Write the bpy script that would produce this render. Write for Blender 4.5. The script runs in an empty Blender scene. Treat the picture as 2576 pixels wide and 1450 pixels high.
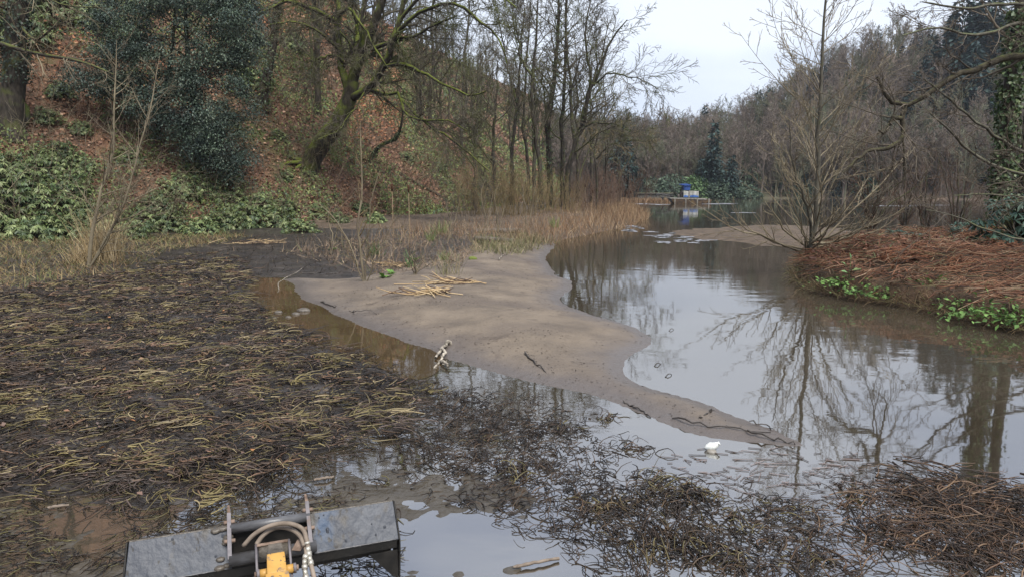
import bpy, math, random
import numpy as np
from mathutils import Vector, Matrix
from mathutils.bvhtree import BVHTree

random.seed(7)
R = np.random.default_rng(7)
scene = bpy.context.scene
col = scene.collection

# ------------------------------------------------------------------ camera
CAM_H, F, CX, CY = 2.4, 1773.0, 1288.0, 725.0
PITCH = math.radians(8.2)
cam_data = bpy.data.cameras.new('camera')
cam_data.sensor_width = 36.0
cam_data.lens = 36.0 * F / 2576.0
cam_data.clip_start = 0.05
cam_data.clip_end = 3000.0
cam = bpy.data.objects.new('camera', cam_data)
cam.location = (0, 0, CAM_H)
cam.rotation_euler = (math.pi / 2 - PITCH, 0, 0)
col.objects.link(cam)
scene.camera = cam

# ------------------------------------------------------------------ sky and light
SUN_EL, SUN_AZ = math.radians(58), math.radians(150)   # azimuth clockwise from +Y (behind the camera, to the right)
world = bpy.data.worlds.new('World')
scene.world = world
world.use_nodes = True
wn, wl = world.node_tree.nodes, world.node_tree.links
wn.clear()
out = wn.new('ShaderNodeOutputWorld')
bg = wn.new('ShaderNodeBackground')
sky = wn.new('ShaderNodeTexSky')
sky.sky_type = 'NISHITA'
sky.sun_disc = False
sky.sun_elevation = SUN_EL
sky.sun_rotation = SUN_AZ
sky.air_density = 1.2
sky.dust_density = 2.0
skym = wn.new('ShaderNodeVectorMath'); skym.operation = 'SCALE'; skym.inputs['Scale'].default_value = 0.06
wl.new(sky.outputs[0], skym.inputs[0])
tc = wn.new('ShaderNodeTexCoord')
mp = wn.new('ShaderNodeMapping'); mp.inputs['Scale'].default_value = (1.0, 1.0, 2.6); mp.inputs['Location'].default_value = (0.35, 0.1, 0.62)
nz = wn.new('ShaderNodeTexNoise'); nz.inputs['Scale'].default_value = 2.3; nz.inputs['Detail'].default_value = 5; nz.inputs['Roughness'].default_value = 0.42
nz.inputs['Distortion'].default_value = 0.25
wl.new(tc.outputs['Generated'], mp.inputs[0]); wl.new(mp.outputs[0], nz.inputs['Vector'])
cr = wn.new('ShaderNodeValToRGB')
cr.color_ramp.elements[0].position = 0.40; cr.color_ramp.elements[0].color = (0.170, 0.195, 0.252, 1)
cr.color_ramp.elements[1].position = 0.60; cr.color_ramp.elements[1].color = (0.275, 0.292, 0.325, 1)
wl.new(nz.outputs['Fac'], cr.inputs[0])
mx = wn.new('ShaderNodeMix'); mx.data_type = 'RGBA'; mx.inputs[0].default_value = 0.90
wl.new(skym.outputs[0], mx.inputs[6]); wl.new(cr.outputs[0], mx.inputs[7])
wl.new(mx.outputs[2], bg.inputs['Color'])
bg.inputs['Strength'].default_value = 1.0
wl.new(bg.outputs[0], out.inputs[0])

sun_data = bpy.data.lights.new('sun', 'SUN')
sun_data.energy = 1.5
sun_data.angle = math.radians(28)
sun_data.color = (1.0, 0.97, 0.92)
sun = bpy.data.objects.new('sun', sun_data)
sd = Vector((math.sin(SUN_AZ) * math.cos(SUN_EL), math.cos(SUN_AZ) * math.cos(SUN_EL), math.sin(SUN_EL)))
sun.rotation_euler = (-sd).to_track_quat('-Z', 'Y').to_euler()
sun.location = (0, -20, 60)
col.objects.link(sun)

vs = scene.view_settings
vs.view_transform = 'Standard'; vs.look = 'None'; vs.gamma = 1.0; vs.exposure = 1.9; vs.use_curve_mapping = False
scene.cycles.use_denoising = True
scene.cycles.max_bounces = 5
scene.cycles.diffuse_bounces = 2
scene.cycles.glossy_bounces = 2
scene.cycles.transmission_bounces = 2
scene.cycles.transparent_max_bounces = 4
scene.cycles.caustics_reflective = False
scene.cycles.caustics_refractive = False

# ------------------------------------------------------------------ pixel helpers (2576 px wide photograph)
FWD = np.array([0, math.cos(PITCH), -math.sin(PITCH)]); UP = np.array([0, math.sin(PITCH), math.cos(PITCH)]); RT = np.array([1.0, 0, 0])
CAMP = np.array([0, 0, CAM_H])
def ray(px, py):
    return FWD + RT * (px - CX) / F - UP * (py - CY) / F
def G(px, py, z=0.0):
    d = ray(px, py); return CAMP + d * ((z - CAM_H) / d[2])
def at(px, py, Y):
    d = ray(px, py); return CAMP + d * (Y / d[1])
def proj(P):
    Q = np.asarray(P) - CAMP
    dep = Q @ FWD
    return CX + F * (Q @ RT) / dep, CY - F * (Q @ UP) / dep, dep

# ------------------------------------------------------------------ mesh helpers
def norm(a):
    return a / np.maximum(np.linalg.norm(a, axis=-1, keepdims=True), 1e-9)
def mesh_from(name, chunks, smooth=True):
    """chunks: (V, F[, C]); F is (M,3) or (M,4); C one colour per vertex."""
    Vs, sizes, idx, Cs, off = [], [], [], [], 0
    has = any(len(c) > 2 and c[2] is not None for c in chunks)
    for c in chunks:
        V = np.asarray(c[0], float).reshape(-1, 3); Fc = np.asarray(c[1], int)
        Vs.append(V)
        if len(Fc):
            idx.append((Fc + off).reshape(-1)); sizes.append(np.full(len(Fc), Fc.shape[1]))
        if has:
            C = c[2] if len(c) > 2 and c[2] is not None else np.ones((len(V), 3)) * 0.5
            C = np.broadcast_to(np.asarray(C, float), (len(V), 3))
            Cs.append(C)
        off += len(V)
    V = np.concatenate(Vs); L = np.concatenate(idx); S = np.concatenate(sizes)
    me = bpy.data.meshes.new(name)
    me.vertices.add(len(V)); me.vertices.foreach_set('co', V.astype(np.float32).ravel())
    me.loops.add(len(L)); me.loops.foreach_set('vertex_index', L.astype(np.int32))
    st = np.concatenate([[0], np.cumsum(S)[:-1]])
    me.polygons.add(len(S)); me.polygons.foreach_set('loop_start', st.astype(np.int32))
    if smooth:
        me.polygons.foreach_set('use_smooth', np.ones(len(S), bool))
    if has:
        a = me.attributes.new('Col', 'FLOAT_COLOR', 'POINT')
        C = np.concatenate(Cs); C = np.concatenate([C, np.ones((len(C), 1))], 1)
        a.data.foreach_set('color', C.astype(np.float32).ravel())
    me.update(calc_edges=True)
    me.validate()
    return me
def obj(name, me, mat=None, parent=None, loc=(0, 0, 0)):
    if isinstance(me, list): me = mesh_from(name, me)
    o = bpy.data.objects.new(name, me)
    if mat is not None and me is not None:
        me.materials.clear(); me.materials.append(mat)
    o.location = loc
    if parent is not None: o.parent = parent
    col.objects.link(o)
    return o
def tag(o, label=None, cat=None, group=None, kind=None):
    if label: o['label'] = label
    if cat: o['category'] = cat
    if group: o['group'] = group
    if kind: o['kind'] = kind
    return o
def thing(name, label, cat, loc=(0, 0, 0), rz=0.0, group=None):
    o = bpy.data.objects.new(name, None); col.objects.link(o)
    o.location = loc; o.rotation_euler = (0, 0, rz)
    o.empty_display_size = 0.1
    return tag(o, label, cat, group)
def clump(name, label, cat, loc, chunks, m, part='blades', group=None):
    t = thing(name, label, cat, loc, 0.0, group); obj(part, chunks, m, t)['kind'] = 'stuff'; return t
def copy_tree(o, parent=None):
    c = o.copy(); col.objects.link(c); c.parent = parent
    for ch in list(o.children): copy_tree(ch, c)
    return c

def tubes(P, Rd, S=3, C=None):
    """P (N,K,3), Rd (N,K): one mesh chunk."""
    P = np.asarray(P, float); Rd = np.asarray(Rd, float)
    N, K = P.shape[:2]
    T = norm(np.gradient(P, axis=1))
    mean = norm(P[:, -1] - P[:, 0])
    ref = np.where((np.abs(mean[:, 2]) < 0.8)[:, None], np.array([[0, 0, 1.0]]), np.array([[1.0, 0.1, 0]]))[:, None, :]
    A = norm(np.cross(T, np.broadcast_to(ref, T.shape))); B = np.cross(T, A)
    ang = np.arange(S) * 2 * math.pi / S
    V = P[:, :, None, :] + Rd[:, :, None, None] * (np.cos(ang)[None, None, :, None] * A[:, :, None, :] + np.sin(ang)[None, None, :, None] * B[:, :, None, :])
    base = (np.arange(N) * K * S)[:, None, None] + (np.arange(K - 1) * S)[None, :, None]
    j = np.arange(S)[None, None, :]; j2 = (j + 1) % S
    Fq = np.stack([base + j, base + j2, base + S + j2, base + S + j], -1).reshape(-1, 4)
    if C is not None:
        C = np.asarray(C, float)
        if C.ndim == 2: C = np.broadcast_to(C[:, None, None, :], (N, K, S, 3))
        elif C.ndim == 3: C = np.broadcast_to(C[:, :, None, :], (N, K, S, 3))
        C = C.reshape(-1, 3)
    return (V.reshape(-1, 3), Fq, C)
def resample(pts, K, smooth=True):
    pts = np.asarray(pts, float)
    d = np.concatenate([[0], np.cumsum(np.linalg.norm(np.diff(pts, axis=0), axis=1))])
    u = np.linspace(0, d[-1], K)
    n = len(pts)
    if smooth and n > 2:
        m = np.gradient(pts, d, axis=0)
        i = np.clip(np.searchsorted(d, u, side='right') - 1, 0, n - 2)
        h = (d[i + 1] - d[i])[:, None]; t = ((u - d[i])[:, None]) / h
        return ((2 * t**3 - 3 * t**2 + 1) * pts[i] + (t**3 - 2 * t**2 + t) * h * m[i] + (-2 * t**3 + 3 * t**2) * pts[i + 1] + (t**3 - t**2) * h * m[i + 1])
    return np.stack([np.interp(u, d, pts[:, k]) for k in range(3)], 1)
def grow(P, Rd, m, t0, t1, ang, lr, K, wig, trop, rr, tip=0.3, taper=0.6, rmin=0.003, absl=None, rng=R):
    N, Kp = P.shape[:2]
    t = t0 + (t1 - t0) * (np.arange(m)[None] + rng.random((N, m))) / m
    f = t * (Kp - 1); i = np.clip(f.astype(int), 0, Kp - 2); w = (f - i)[..., None]
    n = np.arange(N)[:, None]
    pos = P[n, i] * (1 - w) + P[n, i + 1] * w
    tan = norm(P[n, i + 1] - P[n, i])
    rad = Rd[n, i] * (1 - w[..., 0]) + Rd[n, i + 1] * w[..., 0]
    Lp = np.linalg.norm(np.diff(P, axis=1), axis=2).sum(1)[:, None]
    ln = (Lp if absl is None else absl) * lr * (1 - taper * t) * rng.uniform(0.55, 1.25, (N, m))
    ref = norm(rng.normal(size=(N, m, 3)))
    perp = norm(np.cross(tan, ref))
    a = ang * rng.uniform(0.7, 1.3, (N, m))[..., None]
    d = norm(np.cos(a) * tan + np.sin(a) * perp)
    pos = pos.reshape(-1, 3); d = d.reshape(-1, 3); ln = ln.reshape(-1, 1); rad = rad.reshape(-1)
    out = [pos]; step = ln / (K - 1); trop = np.asarray(trop, float)
    for k in range(K - 1):
        out.append(out[-1] + d * step)
        d = norm(d + rng.normal(size=d.shape) * wig + trop)
    Pn = np.stack(out, 1)
    r0 = np.maximum(rad * rr, rmin)
    Rn = np.maximum(r0[:, None] * np.linspace(1, tip, K)[None], rmin * 0.8)
    return Pn, Rn
def leaves(pos, d, nrm, ln, wd, C, fold=0.25, curl=0.0):
    """folded leaf of two quads: base, mid-left, tip, mid-right plus a rib point."""
    pos = np.asarray(pos); d = norm(d); s = norm(np.cross(d, nrm)); u = np.cross(s, d)
    N = len(pos); ln = np.broadcast_to(ln, N)[:, None]; wd = np.broadcast_to(wd, N)[:, None]
    b = pos; tip = pos + d * ln - u * ln * curl; mid = pos + d * ln * 0.5
    l = mid + s * wd * 0.5 + u * wd * fold; r = mid - s * wd * 0.5 + u * wd * fold
    V = np.stack([b, l, tip, r], 1).reshape(-1, 3)
    k = np.arange(N)[:, None] * 4
    Ft = np.concatenate([k + np.array([[0, 2, 1]]), k + np.array([[0, 3, 2]])])
    C = np.repeat(np.broadcast_to(C, (N, 3)), 4, 0)
    return (V, Ft, C)
def jit(c, n, v=0.25, h=0.06, rng=R):
    c = np.asarray(c, float)
    k = rng.uniform(1 - v, 1 + v, (n, 1)) * rng.uniform(1 - h, 1 + h, (n, 3))
    return c * k
def pick(cs, p, n, v=0.25, rng=R):
    i = rng.choice(len(cs), n, p=np.array(p) / sum(p))
    return np.asarray(cs, float)[i] * rng.uniform(1 - v, 1 + v, (n, 1))
def box(cx, cy, cz, sx, sy, sz, M=None, bev=0.0):
    import bmesh
    bm = bmesh.new(); bmesh.ops.create_cube(bm, size=1.0)
    for v in bm.verts: v.co = Vector((cx + v.co.x * sx, cy + v.co.y * sy, cz + v.co.z * sz))
    if bev: bmesh.ops.bevel(bm, geom=bm.edges[:], offset=bev, segments=2, affect='EDGES', profile=0.6)
    if M is not None: bmesh.ops.transform(bm, matrix=M, verts=bm.verts)
    bmesh.ops.triangulate(bm, faces=bm.faces[:])
    bm.verts.index_update()
    V = np.array([v.co[:] for v in bm.verts]); Fc = np.array([[v.index for v in f.verts] for f in bm.faces])
    bm.free(); return (V, Fc)
def prism(poly, thick, M=None, bev=0.0):
    """2-D outline (x,z) given thickness along y."""
    import bmesh
    bm = bmesh.new()
    f = bm.faces.new([bm.verts.new((x, -thick / 2, z)) for x, z in poly])
    r = bmesh.ops.extrude_face_region(bm, geom=[f])
    for v in r['geom']:
        if isinstance(v, bmesh.types.BMVert): v.co.y += thick
    bmesh.ops.recalc_face_normals(bm, faces=bm.faces[:])
    if bev: bmesh.ops.bevel(bm, geom=bm.edges[:], offset=bev, segments=2, affect='EDGES', profile=0.6)
    if M is not None: bmesh.ops.transform(bm, matrix=M, verts=bm.verts)
    bmesh.ops.triangulate(bm, faces=bm.faces[:])
    bm.verts.index_update()
    V = np.array([v.co[:] for v in bm.verts]); Fc = np.array([[v.index for v in f.verts] for f in bm.faces])
    bm.free(); return (V, Fc)
def rod(pts, r, S=10, K=None, cap=True):
    pts = np.asarray(pts, float)
    if K: pts = resample(pts, K)
    rr = np.broadcast_to(np.asarray(r, float), len(pts)).copy()
    if cap:
        e0 = pts[0] - norm(pts[1] - pts[0]) * 1e-4; e1 = pts[-1] + norm(pts[-1] - pts[-2]) * 1e-4
        pts = np.concatenate([[e0], pts, [e1]]); rr = np.concatenate([[1e-5], rr, [1e-5]])
    return tubes(pts[None], rr[None], S)
_ph = [(random.uniform(-1, 1), random.uniform(-1, 1), random.uniform(0, 6.28)) for _ in range(40)]
def fbm(x, y, sc=1.0, oct=4, seed=0):
    x = np.asarray(x, float); y = np.asarray(y, float); v = np.zeros(np.broadcast(x, y).shape); a = 1.0; f = sc; tot = 0
    for o in range(oct):
        for k in range(3):
            p = _ph[(seed * 7 + o * 3 + k) % 40]; th = p[0] * 3.14
            v = v + a * np.sin(f * (x * math.cos(th) + y * math.sin(th)) * (1 + 0.3 * p[1]) + p[2] * (1 + o) + 1.3 * np.sin(f * 0.6 * (y * math.cos(th) - x * math.sin(th)) + p[2]))
        tot += a * 1.8; a *= 0.5; f *= 2.07
    return v / tot

# ------------------------------------------------------------------ materials
def mat(name, ramp=None, scale=3.0, detail=6.0, attr=False, rough=0.8, spec=0.4, bump=None, moss=None, rnd=0.0, stretch=None, trans=0.0, ramp2=None, ior=None, metal=0.0, sub=0.6, coat=0.0):
    """ramp: list of (pos, colour) over noise; attr multiplies a vertex colour; moss: colour for upper faces; ramp2: (scale, lo, hi, colour) patches."""
    m = bpy.data.materials.new(name); m.use_nodes = True
    n, l = m.node_tree.nodes, m.node_tree.links
    b = n['Principled BSDF']
    b.inputs['Roughness'].default_value = rough
    b.inputs['Specular IOR Level'].default_value = spec
    b.inputs['Metallic'].default_value = metal
    if ior: b.inputs['IOR'].default_value = ior
    if coat: b.inputs['Coat Weight'].default_value = coat; b.inputs['Coat Roughness'].default_value = 0.15
    tcn = n.new('ShaderNodeTexCoord'); vec = tcn.outputs['Object']
    if stretch:
        mpn = n.new('ShaderNodeMapping'); mpn.inputs['Scale'].default_value = stretch; l.new(vec, mpn.inputs[0]); vec = mpn.outputs[0]
    c = None
    if ramp:
        t = n.new('ShaderNodeTexNoise'); t.inputs['Scale'].default_value = scale; t.inputs['Detail'].default_value = detail; t.inputs['Roughness'].default_value = sub
        l.new(vec, t.inputs['Vector'])
        r = n.new('ShaderNodeValToRGB'); e = r.color_ramp.elements
        while len(e) < len(ramp): e.new(0.5)
        for q, (p, cc) in zip(e, ramp): q.position = p; q.color = (*cc, 1)
        l.new(t.outputs['Fac'], r.inputs[0]); c = r.outputs[0]
    if attr:
        a = n.new('ShaderNodeAttribute'); a.attribute_name = 'Col'
        if c is None: c = a.outputs['Color']
        else:
            x = n.new('ShaderNodeMix'); x.data_type = 'RGBA'; x.blend_type = 'MULTIPLY'; x.inputs[0].default_value = 1.0
            l.new(a.outputs['Color'], x.inputs[6]); l.new(c, x.inputs[7]); c = x.outputs[2]
    for q in ([ramp2] if isinstance(ramp2, tuple) else (ramp2 or [])):
        s2, lo, hi, c2 = q
        t2 = n.new('ShaderNodeTexNoise'); t2.inputs['Scale'].default_value = s2; t2.inputs['Detail'].default_value = 5; l.new(vec, t2.inputs['Vector'])
        mr = n.new('ShaderNodeMapRange'); mr.inputs[1].default_value = lo; mr.inputs[2].default_value = hi; l.new(t2.outputs['Fac'], mr.inputs[0])
        x = n.new('ShaderNodeMix'); x.data_type = 'RGBA'; l.new(mr.outputs[0], x.inputs[0]); l.new(c, x.inputs[6]); x.inputs[7].default_value = (*c2, 1); c = x.outputs[2]
    if moss:
        mc, lo, hi, sc = moss
        g = n.new('ShaderNodeNewGeometry'); sx = n.new('ShaderNodeSeparateXYZ'); l.new(g.outputs['Normal'], sx.inputs[0])
        t3 = n.new('ShaderNodeTexNoise'); t3.inputs['Scale'].default_value = sc; t3.inputs['Detail'].default_value = 4; l.new(tcn.outputs['Object'], t3.inputs['Vector'])
        ad = n.new('ShaderNodeMath'); ad.operation = 'MULTIPLY_ADD'; l.new(sx.outputs['Z'], ad.inputs[0]); ad.inputs[1].default_value = 0.30; l.new(t3.outputs['Fac'], ad.inputs[2])
        mr = n.new('ShaderNodeMapRange'); mr.inputs[1].default_value = lo; mr.inputs[2].default_value = hi; l.new(ad.outputs[0], mr.inputs[0])
        x = n.new('ShaderNodeMix'); x.data_type = 'RGBA'; l.new(mr.outputs[0], x.inputs[0]); l.new(c, x.inputs[6]); x.inputs[7].default_value = (*mc, 1); c = x.outputs[2]
    if rnd:
        oi = n.new('ShaderNodeObjectInfo'); h = n.new('ShaderNodeHueSaturation')
        m1 = n.new('ShaderNodeMapRange'); m1.inputs[3].default_value = 1 - rnd; m1.inputs[4].default_value = 1 + rnd; l.new(oi.outputs['Random'], m1.inputs[0])
        l.new(m1.outputs[0], h.inputs['Value']); l.new(c, h.inputs['Color']); c = h.outputs[0]
    if c is not None: l.new(c, b.inputs['Base Color'])
    if bump:
        sc, st, di = bump
        t = n.new('ShaderNodeTexNoise'); t.inputs['Scale'].default_value = sc; t.inputs['Detail'].default_value = 6; l.new(vec, t.inputs['Vector'])
        bp = n.new('ShaderNodeBump'); bp.inputs['Strength'].default_value = st; bp.inputs['Distance'].default_value = di
        l.new(t.outputs['Fac'], bp.inputs['Height']); l.new(bp.outputs[0], b.inputs['Normal'])
    if trans:
        tr = n.new('ShaderNodeBsdfTranslucent'); ms = n.new('ShaderNodeMixShader'); ms.inputs[0].default_value = trans
        if c is not None: l.new(c, tr.inputs[0])
        l.new(b.outputs[0], ms.inputs[1]); l.new(tr.outputs[0], ms.inputs[2]); l.new(ms.outputs[0], n['Material Output'].inputs[0])
    return m

MT = {}
MT['bark'] = mat('dark_mossy_bark', [(0.35, (0.020, 0.017, 0.013)), (0.65, (0.065, 0.054, 0.042))], scale=9, rough=0.9, spec=0.2, stretch=(1, 1, 0.3), bump=(30, 0.6, 0.02), moss=((0.085, 0.095, 0.026), 0.52, 0.76, 1.9))
MT['bark_moss'] = mat('thick_moss_bark', [(0.35, (0.022, 0.019, 0.014)), (0.65, (0.06, 0.05, 0.038))], scale=9, rough=0.95, spec=0.15, stretch=(1, 1, 0.3), bump=(30, 0.7, 0.03), moss=((0.115, 0.135, 0.026), 0.44, 0.68, 1.5))
MT['bough'] = mat('dark_olive_bough', [(0.35, (0.025, 0.021, 0.015)), (0.65, (0.075, 0.064, 0.042))], scale=9, rough=0.9, spec=0.2, bump=(30, 0.6, 0.02), moss=((0.075, 0.075, 0.026), 0.66, 0.9, 5.0))
MT['bark_grey'] = mat('grey_green_bark', [(0.35, (0.045, 0.040, 0.030)), (0.65, (0.12, 0.11, 0.085))], scale=9, rough=0.9, spec=0.2, stretch=(1, 1, 0.3), bump=(30, 0.5, 0.02), moss=((0.10, 0.115, 0.045), 0.60, 0.85, 2.2))
MT['twig_dark'] = mat('dark_twigs', [(0.35, (0.050, 0.041, 0.031)), (0.65, (0.115, 0.10, 0.072))], scale=1.2, rough=0.9, spec=0.2, ramp2=(0.55, 0.48, 0.66, (0.085, 0.095, 0.030)))
MT['twig_grey'] = mat('grey_brown_twigs', [(0.35, (0.07, 0.058, 0.045)), (0.65, (0.14, 0.115, 0.085))], scale=0.9, rough=0.9, spec=0.2, rnd=0.15)
MT['twig_alder'] = mat('pale_alder_twigs', [(0.35, (0.11, 0.085, 0.058)), (0.65, (0.25, 0.21, 0.135))], scale=1.1, rough=0.8, spec=0.3)
MT['twig_red'] = mat('red_brown_brush', [(0.35, (0.085, 0.055, 0.040)), (0.65, (0.16, 0.105, 0.075))], scale=0.9, rough=0.9, spec=0.2, rnd=0.2)
MT['twig_far'] = mat('far_bare_twigs', [(0.3, (0.105, 0.085, 0.070)), (0.7, (0.22, 0.18, 0.148))], scale=0.35, rough=0.95, spec=0.1, rnd=0.28)
MT['twig_green'] = mat('far_lichened_twigs', [(0.3, (0.085, 0.085, 0.055)), (0.7, (0.17, 0.17, 0.115))], scale=0.35, rough=0.95, spec=0.1, rnd=0.25)
MT['willow'] = mat('olive_willow_stems', [(0.35, (0.10, 0.075, 0.035)), (0.65, (0.23, 0.17, 0.085))], scale=1.5, rough=0.8, spec=0.3, rnd=0.15)
MT['leaf'] = mat('evergreen_leaf', attr=True, rough=0.5, spec=0.35, trans=0.12, rnd=0.28)
MT['leaf_matt'] = mat('matt_leaf', attr=True, rough=0.7, spec=0.3, trans=0.15)
MT['straw'] = mat('dry_straw', attr=True, rough=0.75, spec=0.25, trans=0.1)
MT['stem_wet'] = mat('wet_weed_stem', attr=True, rough=0.45, spec=0.32)
MT['litter'] = mat('leaf_litter', attr=True, rough=0.6, spec=0.35, trans=0.08)
MT['needles'] = mat('conifer_needles', attr=True, rough=0.8, spec=0.2)
MT['hill'] = mat('leaf_strewn_soil', [(0.32, (0.045, 0.030, 0.019)), (0.5, (0.115, 0.064, 0.040)), (0.7, (0.19, 0.11, 0.066))], scale=2.2, detail=10, rough=0.9, spec=0.2, bump=(7, 0.8, 0.12), ramp2=[(0.22, 0.55, 0.68, (0.075, 0.085, 0.030)), (0.9, 0.62, 0.75, (0.17, 0.10, 0.055))])
MT['farhill'] = mat('far_wood_floor', [(0.32, (0.075, 0.058, 0.046)), (0.7, (0.15, 0.112, 0.085))], scale=0.25, detail=10, rough=0.95, spec=0.1, ramp2=(0.05, 0.52, 0.66, (0.055, 0.07, 0.035)))
MT['bank'] = mat('dark_bank_soil', [(0.32, (0.030, 0.022, 0.015)), (0.7, (0.10, 0.062, 0.038))], scale=3, detail=9, rough=0.9, spec=0.2, bump=(9, 0.8, 0.08))
MT['reedsoil'] = mat('reed_bank_litter', [(0.32, (0.045, 0.033, 0.024)), (0.7, (0.13, 0.095, 0.065))], scale=2.4, detail=10, rough=0.85, spec=0.25, bump=(14, 0.8, 0.06))
MT['mud'] = mat('wet_black_mud', [(0.32, (0.014, 0.0115, 0.010)), (0.55, (0.038, 0.031, 0.026)), (0.72, (0.080, 0.067, 0.057))], scale=1.7, detail=10, rough=0.32, spec=0.5, bump=(10, 0.9, 0.05))
MT['silt'] = mat('wet_brown_silt', [(0.32, (0.036, 0.029, 0.020)), (0.7, (0.075, 0.063, 0.046))], scale=2.2, detail=9, rough=0.28, spec=0.5, bump=(13, 0.7, 0.03))
MT['yellow'] = mat('worn_yellow_paint', [(0.40, (0.36, 0.19, 0.04)), (0.62, (0.44, 0.25, 0.06))], scale=9, rough=0.5, spec=0.4, ramp2=[(14, 0.60, 0.66, (0.17, 0.12, 0.08)), (45, 0.64, 0.68, (0.10, 0.07, 0.05))], bump=(40, 0.25, 0.004))
MT['steel'] = mat('muddy_blue_grey_steel', [(0.38, (0.040, 0.044, 0.054)), (0.62, (0.066, 0.071, 0.082))], scale=5, detail=9, rough=0.5, spec=0.35, ramp2=[(3.2, 0.62, 0.74, (0.042, 0.066, 0.108)), (9, 0.56, 0.66, (0.060, 0.054, 0.047)), (26, 0.62, 0.68, (0.03, 0.027, 0.024))], bump=(16, 0.7, 0.02), stretch=(1, 1, 0.4))
MT['steel_shade'] = mat('shade_dark_steel', [(0.38, (0.006, 0.0055, 0.005)), (0.62, (0.018, 0.016, 0.014))], scale=11, rough=0.55, spec=0.2, bump=(30, 0.4, 0.01))  # shade of the blade's underside and recess put into a near-black colour
MT['tube'] = mat('mud_streaked_tube', [(0.40, (0.03, 0.027, 0.025)), (0.60, (0.10, 0.10, 0.105))], scale=6, detail=8, rough=0.4, spec=0.5, bump=(30, 0.4, 0.008), stretch=(0.5, 0.5, 1.3))
MT['mudcake'] = mat('caked_brown_mud', [(0.35, (0.05, 0.041, 0.031)), (0.65, (0.115, 0.098, 0.078))], scale=14, detail=8, rough=0.45, spec=0.5, bump=(22, 0.9, 0.02))
MT['hose'] = mat('dusty_tan_hose', [(0.38, (0.13, 0.10, 0.075)), (0.62, (0.23, 0.185, 0.145))], scale=8, rough=0.7, spec=0.3, ramp2=(60, 0.66, 0.70, (0.07, 0.05, 0.04)))
MT['zinc'] = mat('zinc_fitting', [(0.38, (0.32, 0.30, 0.25)), (0.62, (0.55, 0.52, 0.45))], scale=22, rough=0.38, spec=0.5, metal=0.55, ramp2=(30, 0.58, 0.66, (0.16, 0.12, 0.09)))
MT['rustbolt'] = mat('rusty_bracket', [(0.38, (0.10, 0.065, 0.045)), (0.62, (0.23, 0.165, 0.125))], scale=18, rough=0.7, spec=0.3)
MT['bar'] = mat('pale_flat_bar', [(0.38, (0.095, 0.085, 0.09)), (0.62, (0.15, 0.135, 0.14))], scale=12, rough=0.55, spec=0.4, ramp2=(9, 0.60, 0.70, (0.11, 0.075, 0.055)))
MT['deadwood'] = mat('bleached_driftwood', [(0.38, (0.10, 0.085, 0.065)), (0.62, (0.42, 0.37, 0.30))], scale=9, rough=0.8, spec=0.3, bump=(40, 0.5, 0.01))
MT['blackwood'] = mat('wet_black_twig', [(0.38, (0.020, 0.016, 0.013)), (0.62, (0.06, 0.05, 0.042))], scale=12, rough=0.5, spec=0.4)
MT['logwood'] = mat('weathered_grey_log', [(0.35, (0.06, 0.05, 0.04)), (0.65, (0.17, 0.145, 0.12))], scale=7, rough=0.85, spec=0.2, stretch=(0.3, 1, 1), bump=(25, 0.6, 0.02))
MT['plastic'] = mat('dirty_white_plastic', [(0.38, (0.55, 0.56, 0.52)), (0.62, (0.78, 0.80, 0.77))], scale=16, rough=0.35, spec=0.5, trans=0.15)
MT['rock'] = mat('mossy_rock', [(0.35, (0.06, 0.055, 0.045)), (0.65, (0.19, 0.175, 0.14))], scale=3, rough=0.9, spec=0.2, bump=(8, 0.8, 0.06), moss=((0.12, 0.145, 0.035), 0.38, 0.58, 2.0))
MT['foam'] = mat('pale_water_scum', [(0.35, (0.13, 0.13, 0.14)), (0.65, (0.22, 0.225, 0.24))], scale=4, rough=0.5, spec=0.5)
MT['blue'] = mat('blue_canopy', [(0.4, (0.016, 0.05, 0.19)), (0.6, (0.026, 0.075, 0.26))], scale=4, rough=0.6)
MT['bluestripe'] = mat('blue_stripe', [(0.4, (0.03, 0.09, 0.28)), (0.6, (0.045, 0.12, 0.33))], scale=4, rough=0.5)
MT['white'] = mat('weathered_white_panel', [(0.38, (0.24, 0.235, 0.20)), (0.62, (0.40, 0.40, 0.375))], scale=3, rough=0.5)
MT['rust'] = mat('rusty_hull', [(0.36, (0.02, 0.014, 0.011)), (0.5, (0.05, 0.028, 0.014)), (0.66, (0.10, 0.06, 0.02))], scale=2.5, rough=0.7)
MT['deck'] = mat('pale_deck', [(0.38, (0.14, 0.125, 0.10)), (0.62, (0.26, 0.24, 0.21))], scale=4, rough=0.7)
MT['black'] = mat('black_iron', [(0.38, (0.012, 0.011, 0.011)), (0.62, (0.035, 0.03, 0.028))], scale=6, rough=0.5)
MT['jacket'] = mat('dark_clothing', [(0.38, (0.03, 0.022, 0.022)), (0.62, (0.055, 0.042, 0.04))], scale=6, rough=0.9)
MT['skin'] = mat('skin', [(0.4, (0.45, 0.27, 0.19)), (0.6, (0.52, 0.33, 0.24))], scale=6, rough=0.6)
MT['wallstone'] = mat('mossy_quay_stone', [(0.35, (0.05, 0.045, 0.04)), (0.65, (0.13, 0.12, 0.10))], scale=1.5, rough=0.9, moss=((0.11, 0.12, 0.03), 0.62, 0.8, 0.8))
MT['spike'] = mat('brown_cattail_head', [(0.35, (0.035, 0.018, 0.012)), (0.65, (0.075, 0.038, 0.022))], scale=20, rough=0.95, spec=0.1)

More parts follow.
